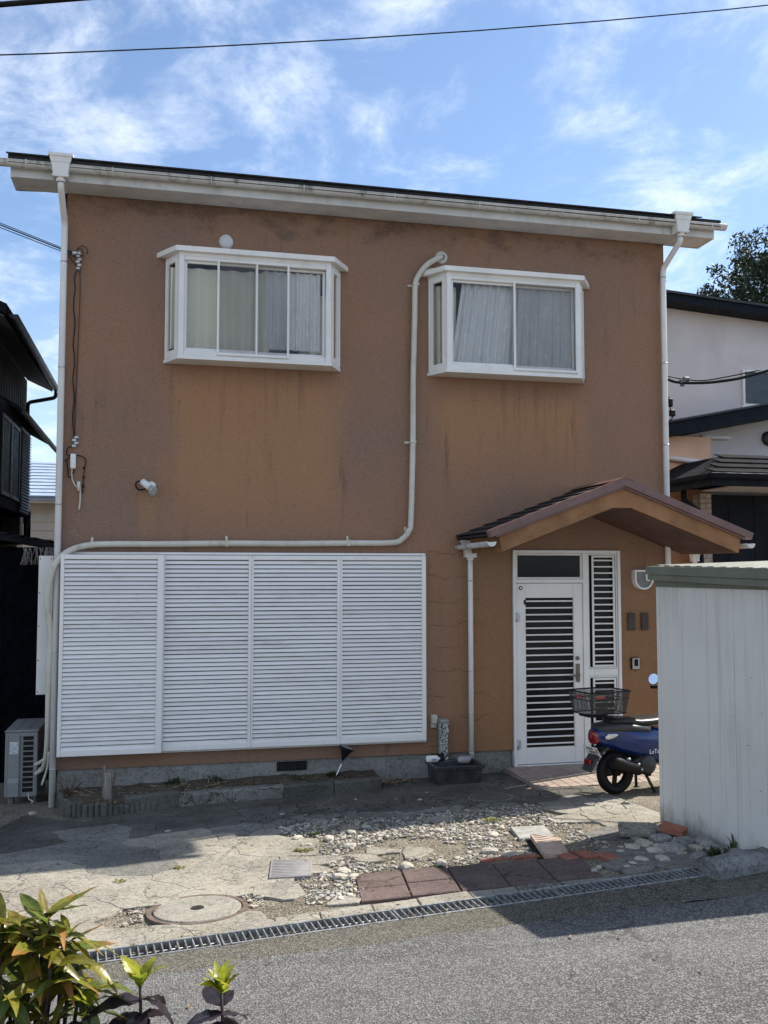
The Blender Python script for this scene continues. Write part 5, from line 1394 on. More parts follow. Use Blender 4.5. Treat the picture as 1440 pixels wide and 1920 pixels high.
# ------------------------------------------------------------------ dark neighbour house on the left
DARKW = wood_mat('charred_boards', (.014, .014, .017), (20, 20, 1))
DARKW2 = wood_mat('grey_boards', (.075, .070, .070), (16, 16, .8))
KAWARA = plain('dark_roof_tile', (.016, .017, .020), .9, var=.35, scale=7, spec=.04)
SOFF = plain('dark_soffit', (.055, .054, .058), .8, var=.15)
nb = thing('neighbour_house', 'dark wooden two-storey house with tiled eaves at the left edge', 'house', (-3, 4.5, 0))
m = MB(); m.box(-7, -1.36, 2.75, 7.2, -.2, 5.45, .01)
for i in range(20): m.box(-1.359, -1.35, 2.76 + i * .22, 2.765 + i * .22, 2.5, 5.3, .002)
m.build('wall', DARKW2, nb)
m = MB(); SLN = .45
m.prism([(-.92, 5.38), (-4.2, 5.38 + 3.28 * SLN), (-7.6, 5.38), (-7.6, 5.30), (-4.2, 5.30 + 3.28 * SLN), (-.92, 5.30)], 'y', 2.32, 7.3)
rf = m.build('roof', KAWARA, nb)
m = MB(); m.prism([(-.95, 5.27), (-1.36, 5.27 + .41 * SLN), (-1.36, 5.295 + .41 * SLN), (-.95, 5.295)], 'y', 2.36, 7.2); m.build('soffit', SOFF, nb)
q = MB(); q.prism([(-.02, .0), (-.42, .40 * SLN), (-.42, .40 * SLN + .03), (-.02, .045)], 'y', 0, .262); tm = q.mesh('roof_tile'); tm.materials.append(KAWARA)
for i in range(18):
    for r in range(3): link('roof_tile', tm, None, rf, (-.90 - r * .36, 2.33 + i * .275, 5.385 + r * .36 * SLN + rnd.uniform(-.003, .003)))
gutter('gutter', (-.86, 2.45, 5.33), (-.86, 7.25, 5.27), .05, DARKMETAL, nb)
m = MB(); m.tube(bendy([(-.86, 6.9, 5.27), (-.86, 6.9, 5.12), (-1.30, 6.9, 5.02), (-1.30, 6.9, 3.0)], .06), .032, 10); m.build('downpipe', DARKMETAL, nb)
# projecting window box with its pent roof
m = MB(); m.prism([(-.90, 4.36), (-1.38, 4.62), (-1.38, 4.56), (-.90, 4.30)], 'y', 3.3, 7.1); m.prism([(-.90, 4.27), (-.92, 4.298), (-.88, 4.298)], 'y', 3.3, 7.1)
m.build('pent_roof', KAWARA, nb)
gutter('pent_gutter', (-.86, 3.4, 4.30), (-.86, 7.15, 4.26), .04, DARKMETAL, nb)
m = MB(); m.box(-1.36, -.985, 2.5, 4.95, 3.0, 4.33, .008); m.build('window_box', DARKW, nb)
m = MB(); frame_rect(m, 0, 1, 0, 1, 0, 1, .1) if False else None
for (y0_, y1_) in ((2.6, 3.28), (3.3, 3.98)):
    m = MB(); m.box(-.984, -.965, y0_, y0_ + .04, 3.15, 4.15, .002); m.box(-.984, -.965, y1_ - .04, y1_, 3.15, 4.15, .002); m.box(-.984, -.966, y0_ + .04, y1_ - .04, 3.15, 3.2, .002); m.box(-.984, -.966, y0_ + .04, y1_ - .04, 4.1, 4.15, .002)
    wd = m.build('window', DARKMETAL, nb)
    m = MB(); m.box(-.983, -.976, y0_ + .03, y1_ - .03, 3.18, 4.12, .001); m.build('pane', plain('black_glass', (.004, .005, .007), .5, spec=.05), wd)
m = MB(); m.box(-.984, -.968, 4.05, 4.9, 3.03, 4.2, .004); lv = m.build('shutter_box', DARKMETAL, nb)
q = MB(); q.prism([(-.0, .034), (-.004, .036), (.022, .006), (.022, 0), (.014, 0)], 'y', 4.07, 4.88); lm = q.mesh('louvre'); lm.materials.append(plain('louvre_grey', (.20, .20, .21), .45, .3))
for i in range(26): link('louvre', lm, None, lv, (-.968, 0, 3.07 + i * .0425))
m = MB(); m.box(-1.36, -1.1, 5.0, 5.3, 2.6, 3.2, .01); m.tube([(-1.0, 5.0, 2.6), (-1.0, 5.0, 3.1)], .05, 10); m.build('meter_box', DARKMETAL, nb)
an2 = thing('lean_to', 'black lean-to with a low roof closing the gap behind the air conditioner', 'lean-to', (-1.2, 2, 0))
m = MB(); m.box(-4, -.13, 1.62, 1.7, -.2, 2.48, .006)
for i in range(18): m.box(-.15 - i * .2 - .012, -.15 - i * .2, 1.612, 1.6195, -.1, 2.45, .002)
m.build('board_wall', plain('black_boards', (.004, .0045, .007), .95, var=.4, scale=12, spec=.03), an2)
m = MB(); m.prism([(-.22, 2.52), (-4, 3.20), (-4, 3.12), (-.22, 2.46)], 'y', 1.5, 6.5); m.build('roof', KAWARA, an2)
for i in range(14):
    m = MB(); xa = -.26 - i * .15; za = 2.53 + (i * .15) * .18; m.box(xa - .13, xa, 1.49, 2.6, za, za + .03, .008); m.build('roof_tile', KAWARA, an2)
m = MB()
for i in range(40): y = rnd.uniform(1.3, 1.5); x = rnd.uniform(-.55, -.2); m.tube([(x, y, 2.47), (x + rnd.uniform(-.03, .03), y - .05, 2.38), (x + rnd.uniform(-.05, .05), y - .06, 2.28)], .006, 5)
m.build('bundle', plain('dry_reed', (.22, .20, .18), .9, var=.4, scale=30), an2)
# far pale house
SID = plain('cream_siding', (.60, .57, .48), .7, var=.06, scale=2, dirt=(.4, .38, .32))
BLUR = plain('blue_grey_roof', (.33, .40, .50), .42, var=.12, scale=3, spec=.6)
fh = thing('far_house', 'pale house with blue-grey roof seen in the gap at left', 'house', (-2, 15, 0))
m = MB(); m.box(-7, 3, 12.2, 19, 0, 3.72, .01); m.build('wall', SID, fh)
q = MB(); q.prism([(12.195, 0), (12.175, .005), (12.195, .19)], 'x', -7, 3); sm_ = q.mesh('siding_board'); sm_.materials.append(SID)
for i in range(12): link('siding_board', sm_, None, fh, (0, 0, 1.4 + i * .19))
m = MB(); m.box(-7.3, 3.3, 11.9, 12.0, 3.70, 3.80, .01); m.build('eave_board', WHITE, fh)
m = MB(); m.prism([(11.85, 3.81), (15.6, 5.0), (19.3, 3.81), (19.3, 3.75), (11.85, 3.75)], 'x', -5.2, 3.3); m.build('roof', BLUR, fh)
q = MB(); q.prism([(0, 0), (.34, .108), (.34, .12), (0, .035)], 'x', -5.2, 3.3); sm_ = q.mesh('roof_course'); sm_.materials.append(BLUR)
for i in range(11): link('roof_course', sm_, None, fh, (0, 11.84 + i * .335, 3.82 + i * .335 * .3173))

# ------------------------------------------------------------------ pale neighbour house on the right
PALE = plain('pale_stucco', (.62, .585, .575), .85, var=.07, scale=1.2, bump=.2, bscale=30, dirt=(.42, .38, .36), dirt_amt=.25)
PEACH = plain('peach_bounce_stucco', (.78, .50, .34), .85, var=.08, scale=1.5, bump=.2, bscale=30)  # warm bounced sunlight put into the wall colour as peach
NAVY = plain('dark_blue_metal', (.008, .011, .017), .6, var=.2, scale=3, spec=.12)
rh = thing('pale_house', 'pale two-storey house with dark roof edges beyond the right side', 'house', (12, 7, 0))
m = MB(); m.prism([(9.32, -.2), (17, -.2), (17, 6.25), (9.32, 6.78)], 'y', 5.0, 11); m.build('wall', PALE, rh)
m = MB(); m.prism([(8.95, 6.80), (17.4, 6.23), (17.4, 6.36), (8.95, 6.93)], 'y', 4.62, 11.4); rf = m.build('roof', NAVY, rh)
m = MB(); m.prism([(8.93, 6.93), (17.42, 6.36), (17.42, 6.40), (8.93, 6.97)], 'y', 4.58, 4.75); m.build('roof_edge', DARKMETAL, rf)
for i in range(12):
    m = MB(); x = 9.1 + i * .7; m.box(x, x + .05, 4.6, 11, 6.95 - (x - 8.95) * .0675, 7.0 - (x - 8.95) * .0675, .01); m.build('roof_seam', NAVY, rf)
m = MB(); frame_rect(m, 10.80, 12.6, 5.11, 5.76, 4.955, 4.999, .045); m.box(10.76, 12.64, 4.93, 4.999, 5.04, 5.108, .005); wd = m.build('window', WHITE, rh)
m = MB(); m.box(10.84, 12.56, 4.985, 4.992, 5.15, 5.72, .001); m.build('pane', plain('frosted_dark', (.045, .065, .08), .25, var=.2), wd)
# lower wing
m = MB(); m.box(8.70, 9.92, 4.60, 4.995, -.2, 4.48, .008); m.build('wing_wall', PEACH, rh)
m = MB(); m.prism([(8.70, 4.36), (12.6, 5.14), (12.6, 5.36), (8.70, 4.58)], 'y', 4.28, 4.99); lr = m.build('lower_roof', NAVY, rh)
m = MB(); m.prism([(8.69, 4.585), (12.6, 5.367), (12.6, 5.40), (8.69, 4.62)], 'y', 4.24, 4.99); m.build('roof_edge', DARKMETAL, lr)
m = MB(); m.tube(bendy([(8.6, 4.54, 4.14), (9.78, 4.54, 4.03), (9.80, 4.54, 3.7)], .05), .045, 12); m.tube(bendy([(13, 4.94, 4.45), (9.98, 4.94, 4.07), (9.94, 4.7, 4.0), (9.92, 4.54, 3.85), (9.86, 4.5, 3.62), (9.2, 3.6, 3.78), (8.95, 3.2, 3.72), (8.93, 3.15, 3.6)], .06), .045, 12)
m.build('rain_pipe', PVC, rh)
m = MB(); m.lathe([(0, -.05), (.1, -.05), (.13, -.03), (.13, 0)], (11.3, 4.99, 4.55), 20, 'y'); m.build('vent_hood', DARKMETAL, rh)
m = MB(); m.box(9.95, 10.5, 4.90, 4.998, 4.50, 4.56, .01); m.build('eave_light', WHITE, rh)
# porch / carport with hipped roof and brick pier
m = MB(); E0, E1, EY, ZE = 8.45, 14, 2.25, 3.58
V = [(E0, EY, ZE), (E1, EY, ZE), (E1, 4.99, ZE), (E0, 4.59, ZE), (E0 + .9, EY + 1.1, ZE + .42), (E1, EY + 1.1, ZE + .42), (E1, 4.99, ZE + .42), (E0 + .9, 4.59, ZE + .42)]
m.add(V, [(0, 1, 5, 4), (3, 0, 4, 7), (4, 5, 6, 7), (3, 2, 1, 0)]); pr = m.build('porch_roof', KAWARA, rh)
m = MB(); m.box(E0 - .03, E1, EY - .03, EY - .001, ZE - .17, ZE + .02, .006); m.box(E0 - .03, E0 - .001, EY, 4.58, ZE - .17, ZE + .02, .006); m.build('fascia', NAVY, pr)
for i in range(4):
    m = MB(); t = i / 4; m.prism([(EY + t * 1.1, ZE + t * .42 + .01), (EY + (t + .25) * 1.1, ZE + (t + .25) * .42 + .004), (EY + (t + .25) * 1.1, ZE + (t + .25) * .42 + .015), (EY + t * 1.1, ZE + t * .42 + .04)], 'x', E0 + t * .9 + .05, E1); m.build('roof_course', KAWARA, pr)
gutter('gutter', (E0 - .09, EY - .08, ZE - .02), (E0 - .09, 4.5, ZE - .02), .055, NAVY, pr)
gutter('gutter', (E0 - .1, EY - .09, ZE - .02), (E1, EY - .09, ZE - .02), .055, NAVY, pr)
m = MB(); m.tube(bendy([(8.62, 3.3, 3.5), (8.62, 3.3, 3.28), (8.95, 3.42, 3.12), (8.98, 3.42, 1.0)], .06), .045, 12); m.build('downpipe', NAVY, rh)
m = MB(); m.box(8.98, 9.17, 3.44, 3.64, -.2, 3.42, .003); bp = m.build('brick_pier', plain('mortar', (.20, .19, .175), .9), rh)
BRK = plain('pale_brick', (.38, .325, .27), .85, var=.25, scale=9, bump=.3)
q = MB(); q.box(0, .088, -.008, 0, 0, .066, .002); bm_ = q.mesh('brick'); bm_.materials.append(BRK); q = MB(); q.box(0, .19, -.008, 0, 0, .066, .002); bm2 = q.mesh('brick'); bm2.materials.append(BRK)
q = MB(); q.box(-.008, 0, 0, .19, 0, .066, .002); bm3 = q.mesh('brick'); bm3.materials.append(BRK)
for i in range(20):
    z = 1.88 + i * .077
    if i % 2: link('brick', bm_, None, bp, (8.98, 3.44, z)); link('brick', bm_, None, bp, (9.08, 3.44, z))
    else: link('brick', bm2, None, bp, (8.98, 3.44, z))
    link('brick', bm3, None, bp, (8.98, 3.445, z))
m = MB(); m.box(9.175, 13.5, 3.5, 3.56, -.2, 3.40, .004)
for i in range(9): m.box(9.5 + i * .45, 9.54 + i * .45, 3.492, 3.4995, 0, 3.38, .003)
m.build('door_panel', NAVY, rh)
m = MB(); m.box(9.0, 13.5, 2.4, 3.42, 3.44, 3.46, .003); m.build('porch_ceiling', PALE, rh)

# ------------------------------------------------------------------ storage shed
def shed_mat():
    k = NT('shed_ivory'); sx_ = k.n('ShaderNodeSeparateXYZ'); k.l(k.P(), sx_.inputs[0]); Z = sx_.outputs[2]
    c = k.mix(k.rng(k.noise(1.2, 4), .3, .7), (.66, .645, .595), (.73, .715, .665))
    st = k.noise(13, 5, .7, k.map((1, 1, .05))); c = k.mix(k.rng(st, .50, .70, 0, .35), c, (.44, .42, .36))
    st2 = k.noise(6, 5, .7, k.map((1, 1, .12), (3, 5, 0))); c = k.mix(k.math('MULTIPLY', k.rng(st2, .45, .7), k.rng(Z, 1.5, 2.1, 0, .5)), c, (.40, .385, .33))
    n = k.noise(9, 5, .7, k.map((1, 1, .5))); low = k.rng(k.math('ADD', Z, k.math('MULTIPLY', n, -.45)), .26, .0)
    c = k.mix(k.math('MULTIPLY', low, .75), c, (.23, .20, .15)); c = k.mix(k.rng(k.noise(24, 5, .75, k.map((1, 1, .4), (1, 2, 3))), .68, .78, 0, .5), c, (.28, .22, .16))
    return k.set(c, .48, 0, k.bump(k.noise(2.6, 3, .5), .12, .02), .4)
SHW = shed_mat()
SHG = plain('shed_olive', (.155, .165, .125), .5, var=.10, scale=4, dirt=(.09, .095, .07))
sx0, sx1, sy0, sy1, sz0, sz1 = 4.80, 6.55, -2.71, -4.22, .275, 2.10
shed = thing('storage_shed', 'ivory metal storage shed with olive green roof edge at right', 'shed', (5.6, -3.4, .25))
m = MB(); m.box(sx0 + .012, sx1 - .012, sy1 + .01, sy0 - .012, sz0 - .03, sz1 + .05, .003); m.build('body', SHW, shed)
pw = .33; k = 0; y = sy0 - .045
q = MB()
q.box(-.002, .010, -pw + .0025, -.0025, sz0, sz1, .002)
for yy in (-.13, -.20): q.box(-.0030, -.0021, yy - .016, yy + .016, sz0 + .004, sz1 - .004, .0004)
pm = q.mesh('wall_panel'); pm.materials.append(SHW)
for k in range(4): link('wall_panel', pm, None, shed, (sx0, y - k * pw, 0))
q = MB(); q.box(-.002, .010, -.125, -.0015, sz0, sz1, .0015); q.build('wall_panel', SHW, shed, (sx0, y - 4 * pw, 0))
m = MB(); m.box(sx0 - .006, sx0 + .03, sy0 - .043, sy0, sz0 - .02, sz1 + .004, .004); m.build('corner_post', SHW, shed)
m = MB(); m.box(sx0 - .006, sx0 + .03, sy1, sy1 + .03, sz0 - .02, sz1 + .004, .004); m.build('corner_post', SHW, shed)
m = MB(); m.box(sx0 - .004, sx0 + .02, sy1 + .031, sy0 - .044, sz0 - .035, sz0 - .002, .003); m.build('base_rail', SHW, shed)
m = MB(); m.box(sx0 + .0, sx1, sy1, sy0, .10, sz0 - .036, .004)
m.build('base', STONE_D, shed)
m = MB()
for k in range(3): m.box(sx1 - .6 - .5 * k, sx1 - .12 - .5 * k, sy1 - .006, sy1 + .009, sz0 + .02, sz1 - .02, .003)
m.build('door', SHW, shed)
# roof: fascia in two steps and corrugated sheet
def sroof(y): return 2.245 + (y + 2.71) * .020
m = MB(); m.prism([(sy0 - .01, 2.085), (sy1 + .01, 2.085), (sy1 + .01, 2.15), (sy0 - .01, 2.17)], 'x', sx0 - .012, sx1 + .01); m.build('wall_plate', SHG, shed)
def fasc(x0_, x1_, zlo0, zlo1, zh0, zh1, ya_, yb_):
    m = MB(); V = [(x, y_, z) for x in (x0_, x1_) for (y_, z) in ((ya_, zlo0), (yb_, zlo1), (yb_, zh1), (ya_, zh0))]
    m.add(V, orient(V, [(0, 1, 2, 3), (4, 5, 6, 7), (0, 1, 5, 4), (1, 2, 6, 5), (2, 3, 7, 6), (3, 0, 4, 7)])); return m
fasc(sx0 - .075, sx1 + .05, 2.185, 2.155, 2.245, 2.225, sy0 + .03, sy1 - .03).build('fascia', SHG, shed)
fasc(sx0 - .065, sx1 + .04, 2.140, 2.105, 2.183, 2.152, sy0 + .02, sy1 - .02).build('fascia_lip', SHG, shed)
for i in range(10):
    ya_ = sy0 + .02 - i * .152; m = MB(); m.box(sx0 - .02, sx1 + .04, ya_ - .10, ya_ - .02, 0, .012, .004)
    V = [(v[0], v[1], v[2] + sroof(v[1]) + .002 + (v[0] - sx0) * .035) for v in m.v]; mm = MB(); mm.add(V, m.f); mm.build('roof_rib', SHG, shed)
m = MB(); V = [(sx0 - .07, sy0 + .025, sroof(sy0) + .001), (sx1 + .04, sy0 + .025, sroof(sy0) + .065), (sx1 + .04, sy1 - .025, sroof(sy1) + .065), (sx0 - .07, sy1 - .025, sroof(sy1) + .001)]
V += [(v[0], v[1], v[2] - .0) for v in []]; m.add(V, [(3, 2, 1, 0)]); m.build('roof_sheet', SHG, shed)
for (y_, z_) in ((-3.72, 1.22), (-3.95, 1.5), (-3.9, 1.05), (-4.05, 1.28), (-4.02, .78)):
    m = MB(); m.box(sx0 - .0052, sx0 - .0035, y_, y_ + rnd.uniform(.008, .03), z_, z_ + .003, .0005); m.build('scratch', DARKMETAL, shed)

# ------------------------------------------------------------------ scooter (local: x forward, z up, rear axle at x = 0)
SC0 = (5.05, -1.45)
sc = thing('scooter', 'blue scooter with rear wire basket parked at the porch behind the shed', 'scooter', (SC0[0], SC0[1], g(*SC0)), rz=R(13))
BLUE = plain('scooter_blue', (.003, .022, .125), .25, .1, var=.12, scale=4, spec=.4, coat=.35)
CHAR = plain('scooter_charcoal', (.032, .034, .036), .42, var=.15, scale=9)
SEAT = plain('seat_vinyl', (.018, .018, .019), .34, var=.2, scale=20, bump=.15, bscale=160)
REDL = plain('red_lens', (.22, .006, .008), .12, var=.2, scale=12, spec=.8)
CLR = plain('clear_lens', (.62, .63, .64), .1, .35, var=.2, scale=30, spec=.8)
def wheel(xc, r, w):
    m = MB(); prof = []
    for k in range(13):
        a = math.pi * (k / 12) * 2; prof.append((r - w * .5 + w * .5 * math.cos(a), w * .5 * math.sin(a)))
    m.lathe(prof, (xc, 0, r), 32, 'y'); o = m.build('wheel', BLACK, sc)
    m = MB(); m.lathe([(r * .62, -.03), (r * .60, -.034), (r * .55, -.02), (r * .55, .02), (r * .60, .034), (r * .62, .03)], (xc, 0, r), 32, 'y')
    for k in range(3):
        a = k * 2.094 + .4; q = MB(); q.box(.02, r * .58, -.014, .014, -.022, .022, .006); c, s = math.cos(a), math.sin(a)
        m.add([(xc + v[0] * c - v[2] * s, v[1], r + v[0] * s + v[2] * c) for v in q.v], q.f)
    m.lathe([(0, -.05), (.03, -.05), (.035, -.02), (.035, .02), (.03, .05), (0, .05)], (xc, 0, r), 18, 'y'); m.build('rim', BLACK, o)
    return o
wheel(0, .205, .088); wheel(1.16, .205, .085)
m = MB(); m.loft([(-.255, 0, .545, .03, .03), (-.24, 0, .548, .075, .06), (-.17, 0, .545, .115, .088), (-.05, 0, .52, .140, .118), (.10, 0, .492, .154, .132), (.25, 0, .465, .158, .148), (.38, 0, .435, .150, .165), (.50, 0, .40, .135, .18), (.54, 0, .39, .12, .17)], 28, e=2.9); m.build('body_panel', BLUE, sc)
m = MB(); m.loft([(-.225, 0, .605, .06, .03), (-.19, 0, .612, .105, .045), (-.05, 0, .615, .140, .052), (.12, 0, .610, .150, .048), (.3, 0, .59, .15, .045)], 22, e=2.6); m.build('tail_cover', CHAR, sc)
m = MB(); m.loft([(-.09, 0, .672, .06, .012), (-.06, 0, .675, .10, .026), (.08, 0, .668, .125, .034), (.22, 0, .650, .135, .038), (.36, 0, .648, .135, .04), (.52, 0, .652, .115, .038), (.60, 0, .648, .08, .03), (.625, 0, .64, .04, .015)], 24, e=2.7); m.build('seat', SEAT, sc)
m = MB(); m.loft([(-.268, 0, .535, .025, .05), (-.255, 0, .535, .065, .062), (-.225, 0, .54, .082, .06)], 20, e=2.8); m.build('tail_light', REDL, sc)
for s in (-1, 1):
    m = MB(); m.loft([(-.20, s * .118, .545, .006, .012), (-.17, s * .123, .552, .013, .026), (-.12, s * .135, .558, .012, .02), (-.08, s * .142, .565, .005, .006)], 14, e=2.2); m.build('turn_signal', CLR, sc)
m = MB(); V = []
for (x, z, w) in ((-.14, .45, .075), (-.22, .41, .072), (-.29, .33, .065), (-.335, .25, .055)):
    V += [(x, -w, z), (x, w, z), (x + .022, w, z - .016), (x + .022, -w, z - .016)]
F = [(0, 3, 2, 1), (12, 13, 14, 15)]
for i in range(3):
    for k in range(4): F.append((i * 4 + k, i * 4 + (k + 1) % 4, (i + 1) * 4 + (k + 1) % 4, (i + 1) * 4 + k))
m.add(V, F); m.build('mudguard', CHAR, sc)
pl = MB(); PM = Matrix.Translation((-.262, 0, .415)) @ Matrix.Rotation(R(-33), 4, 'Y')
pl.box(-.003, .001, -.10, .10, -.052, .052, .001, M=PM); lp = pl.build('license_plate', WHITE, sc)
def text(name, s, size, mat, parent, M, ext=.0008):
    cu = bpy.data.curves.new(name, 'FONT'); cu.body = s; cu.size = size; cu.extrude = ext; cu.align_x = 'CENTER'; cu.align_y = 'CENTER'; cu.resolution_u = 2
    t = bpy.data.objects.new(name, cu); COL.objects.link(t); dg = bpy.context.evaluated_depsgraph_get(); me = bpy.data.meshes.new_from_object(t.evaluated_get(dg)); bpy.data.objects.remove(t)
    me.transform(M); me.materials.clear(); me.materials.append(mat); return link(name, me, None, parent)
INK = plain('plate_ink', (.03, .035, .05), .5); REDI = plain('red_print', (.45, .05, .05), .5)
TB = PM @ Matrix.Translation((-.0042, 0, 0)) @ Matrix(((0, 0, -1, 0), (-1, 0, 0, 0), (0, 1, 0, 0), (0, 0, 0, 1)))
text('plate_number', '·990', .062, INK, lp, TB @ Matrix.Translation((.0, -.017, 0)))
m = MB(); 
for k, (ya_, yb_) in enumerate(((.05, .03), (.02, .0), (-.01, -.03))): m.box(-.0045, -.0032, yb_, ya_, .018, .040, .0002, M=PM)
m.build('plate_line', INK, lp)
m = MB(); m.box(-.0045, -.0032, -.092, -.068, -.01, .034, .0002, M=PM); m.build('plate_sticker', REDI, lp)
m = MB(); m.box(-.305, -.285, -.045, .045, .27, .315, .006, M=Matrix.Translation((-.018, 0, .03))); m.build('reflector', REDL, sc)
text('model_mark', 'LeTs', .058, plain('mark_white', (.75, .76, .78), .4), sc, Matrix.Translation((.33, -.1535, .385)) @ Matrix.Rotation(R(90), 4, 'X') , .001)
# engine, exhaust, stand
m = MB(); m.loft([(-.21, 0, .43, .045, .025), (-.12, 0, .435, .07, .045), (.05, 0, .42, .085, .06), (.2, 0, .38, .10, .09), (.36, 0, .34, .10, .10)], 18); m.build('inner_fender', BLACK, sc)
m = MB(); m.loft([(-.05, .06, .215, .05, .06), (.1, .06, .24, .055, .075), (.3, .05, .27, .06, .09), (.42, .03, .30, .07, .08)], 18); m.loft([(.14, -.05, .26, .05, .05), (.24, -.05, .28, .09, .10), (.34, -.04, .29, .09, .10), (.44, 0, .30, .07, .08)], 18); m.build('engine', DARKMETAL, sc)
m = MB(); m.lathe([(0, -.165), (.06, -.165), (.085, -.15), (.09, -.10)], (.27, 0, .27), 24, 'y'); m.lathe([(0, -.172), (.025, -.172), (.03, -.164)], (.27, 0, .27), 16, 'y'); m.build('fan_cover', CHAR, sc)
m = MB(); m.tube([(-.155, -.14, .335), (-.135, -.14, .33), (-.10, -.14, .322), (.16, -.135, .235), (.20, -.13, .22), (.32, -.10, .17)], [.045, .058, .062, .055, .03, .018], 20); m.build('muffler', BLACK, sc)
m = MB(); m.tube([(-.02, -.205, .36), (.0, -.203, .352)], .012, 10); m.tube([(.10, -.197, .30), (.115, -.196, .295)], .011, 10); m.tube([(.14, -.19, .25), (.155, -.19, .245)], .011, 10); m.build('bolt', STEEL, sc)
for (xa, ya_) in ((.30, -.08), (.30, .09)):
    m = MB(); m.tube([(xa, ya_ * .8, .17), (xa + .06, ya_ * 1.5, .01)], .014, 8); m.box(xa + .03, xa + .10, ya_ * 1.5 - .012, ya_ * 1.5 + .012, .001, .012, .003); m.build('stand_leg', DARKMETAL, sc)
# floor, leg shield, front end
m = MB(); m.loft([(.50, 0, .27, .12, .05), (.58, 0, .25, .15, .04), (.80, 0, .25, .15, .04), (.88, 0, .27, .13, .05)], 20, e=3.2); m.build('footboard', CHAR, sc)
m = MB(); m.loft([(.82, 0, .30, .10, .05), (.86, 0, .40, .17, .10), (.90, 0, .55, .19, .20), (.96, 0, .62, .16, .20), (1.00, 0, .68, .10, .15), (1.03, 0, .70, .05, .08)], 22, e=2.6); m.build('leg_shield', BLUE, sc)
m = MB(); m.loft([(.98, 0, .36, .05, .03), (1.05, 0, .42, .065, .04), (1.16, 0, .44, .068, .03), (1.28, 0, .40, .06, .03), (1.36, 0, .33, .05, .02)], 16); m.build('front_fender', BLUE, sc)
m = MB()
for s in (-1, 1): m.tube([(.99, s * .07, .62), (1.16, s * .07, .205)], .018, 10)
m.build('fork', DARKMETAL, sc)
m = MB(); m.loft([(.76, 0, .90, .06, .03), (.80, 0, .90, .12, .06), (.88, 0, .90, .13, .075), (.94, 0, .89, .09, .06), (.96, 0, .88, .05, .04)], 20); m.tube([(.88, 0, .86), (.93, 0, .72)], .04, 12); m.build('handlebar_cover', BLUE, sc)
m = MB(); m.loft([(.945, 0, .885, .07, .045), (.965, 0, .88, .06, .04), (.975, 0, .88, .03, .02)], 18); m.build('headlight', CLR, sc)
m = MB()
for s in (-1, 1): m.tube([(.80, s * .12, .90), (.77, s * .24, .905), (.73, s * .33, .90)], .016, 10, sub=3)
m.build('grip', BLACK, sc)
MIR = plain('mirror_glass', (.93, .95, .97), .03, 1.0, var=.01)
for s in (-1, 1):
    mi = MB(); mi.tube([(.78, s * .20, .91), (.79, s * .22, .97), (.745, s * .27, 1.0)], .006, 8, sub=3)
    c = Vector((.72, s * .275, .985)) if s == 1 else Vector((.73, -.30, .985)); n_ = Vector((-.90, -.30 * s, .30)).normalized()
    mi.tube([c - n_ * .03, c - n_ * .022, c - n_ * .002, c], [.02, .045, .056, .056], 24); mo = mi.build('mirror', BLACK, sc)
    q = MB(); q.tube([c + n_ * .0005, c + n_ * .003], .0525, 28); q.build('mirror_glass', MIR, mo)
# rear rack and wire basket
m = MB()
for s in (-1, 1): m.tube([(.02, s * .07, .66), (-.10, s * .07, .72), (-.34, s * .07, .735)], .009, 8)
m.tube([(-.34, -.07, .735), (-.34, .07, .735)], .009, 8); m.tube([(-.12, -.07, .722), (-.12, .07, .722)], .009, 8); m.build('rear_rack', BLACK, sc)
bx0, bx1, by, bz0, bz1 = -.40, .055, .165, .755, .955
m = MB()
def lp_(i, z): return [(bx0 + i, -by + i, z), (bx1 - i, -by + i, z), (bx1 - i, by - i, z), (bx0 + i, by - i, z), (bx0 + i, -by + i, z)]
m.tube(lp_(0, bz1), .006, 8); m.tube(lp_(.012, bz1 - .07), .003, 6); m.tube(lp_(.03, bz0), .006, 8)
bk = m.build('basket', BLACK, sc)
def mesh_mat():
    k = NT('wire_mesh'); sx_ = k.n('ShaderNodeTexCoord').outputs['Object']
    k.set((.05, .052, .055), .5, .5, None, .4)
    a = k.n('ShaderNodeSeparateXYZ'); k.l(sx_, a.inputs[0]); u = k.math('ADD', a.outputs[0], a.outputs[1])
    fu = k.math('FRACT', k.math('MULTIPLY', u, 90)); fz = k.math('FRACT', k.math('MULTIPLY', a.outputs[2], 90))
    al = k.math('MAXIMUM', k.math('LESS_THAN', fu, .36), k.math('LESS_THAN', fz, .36))
    tp_ = k.n('ShaderNodeBsdfTransparent'); ms = k.n('ShaderNodeMixShader'); k.l(al, ms.inputs[0]); k.l(tp_.outputs[0], ms.inputs[1]); k.l(k.b.outputs[0], ms.inputs[2]); k.l(ms.outputs[0], k.out.inputs[0]); return k.m
WM = mesh_mat(); A = lp_(.0, bz1)[:4]; B_ = lp_(.03, bz0)[:4]
for k in range(4):
    q = MB(); q.add([A[k], A[(k + 1) % 4], B_[(k + 1) % 4], B_[k]], [(0, 1, 2, 3)]); q.build('mesh_side', WM, bk)
q = MB(); q.add(B_, [(0, 1, 2, 3)]); q.build('mesh_floor', WM, bk)
m = MB(); m.box(bx0 - .003, bx0 + .004, -.055, .055, bz1 - .055, bz1 - .03, .002); m.build('reflector', REDL, bk)
m = MB(); m.box(bx0 + .05, bx0 + .16, -by - .003, -by + .005, bz1 - .055, bz1 - .03, .002); m.build('reflector', REDL, bk)

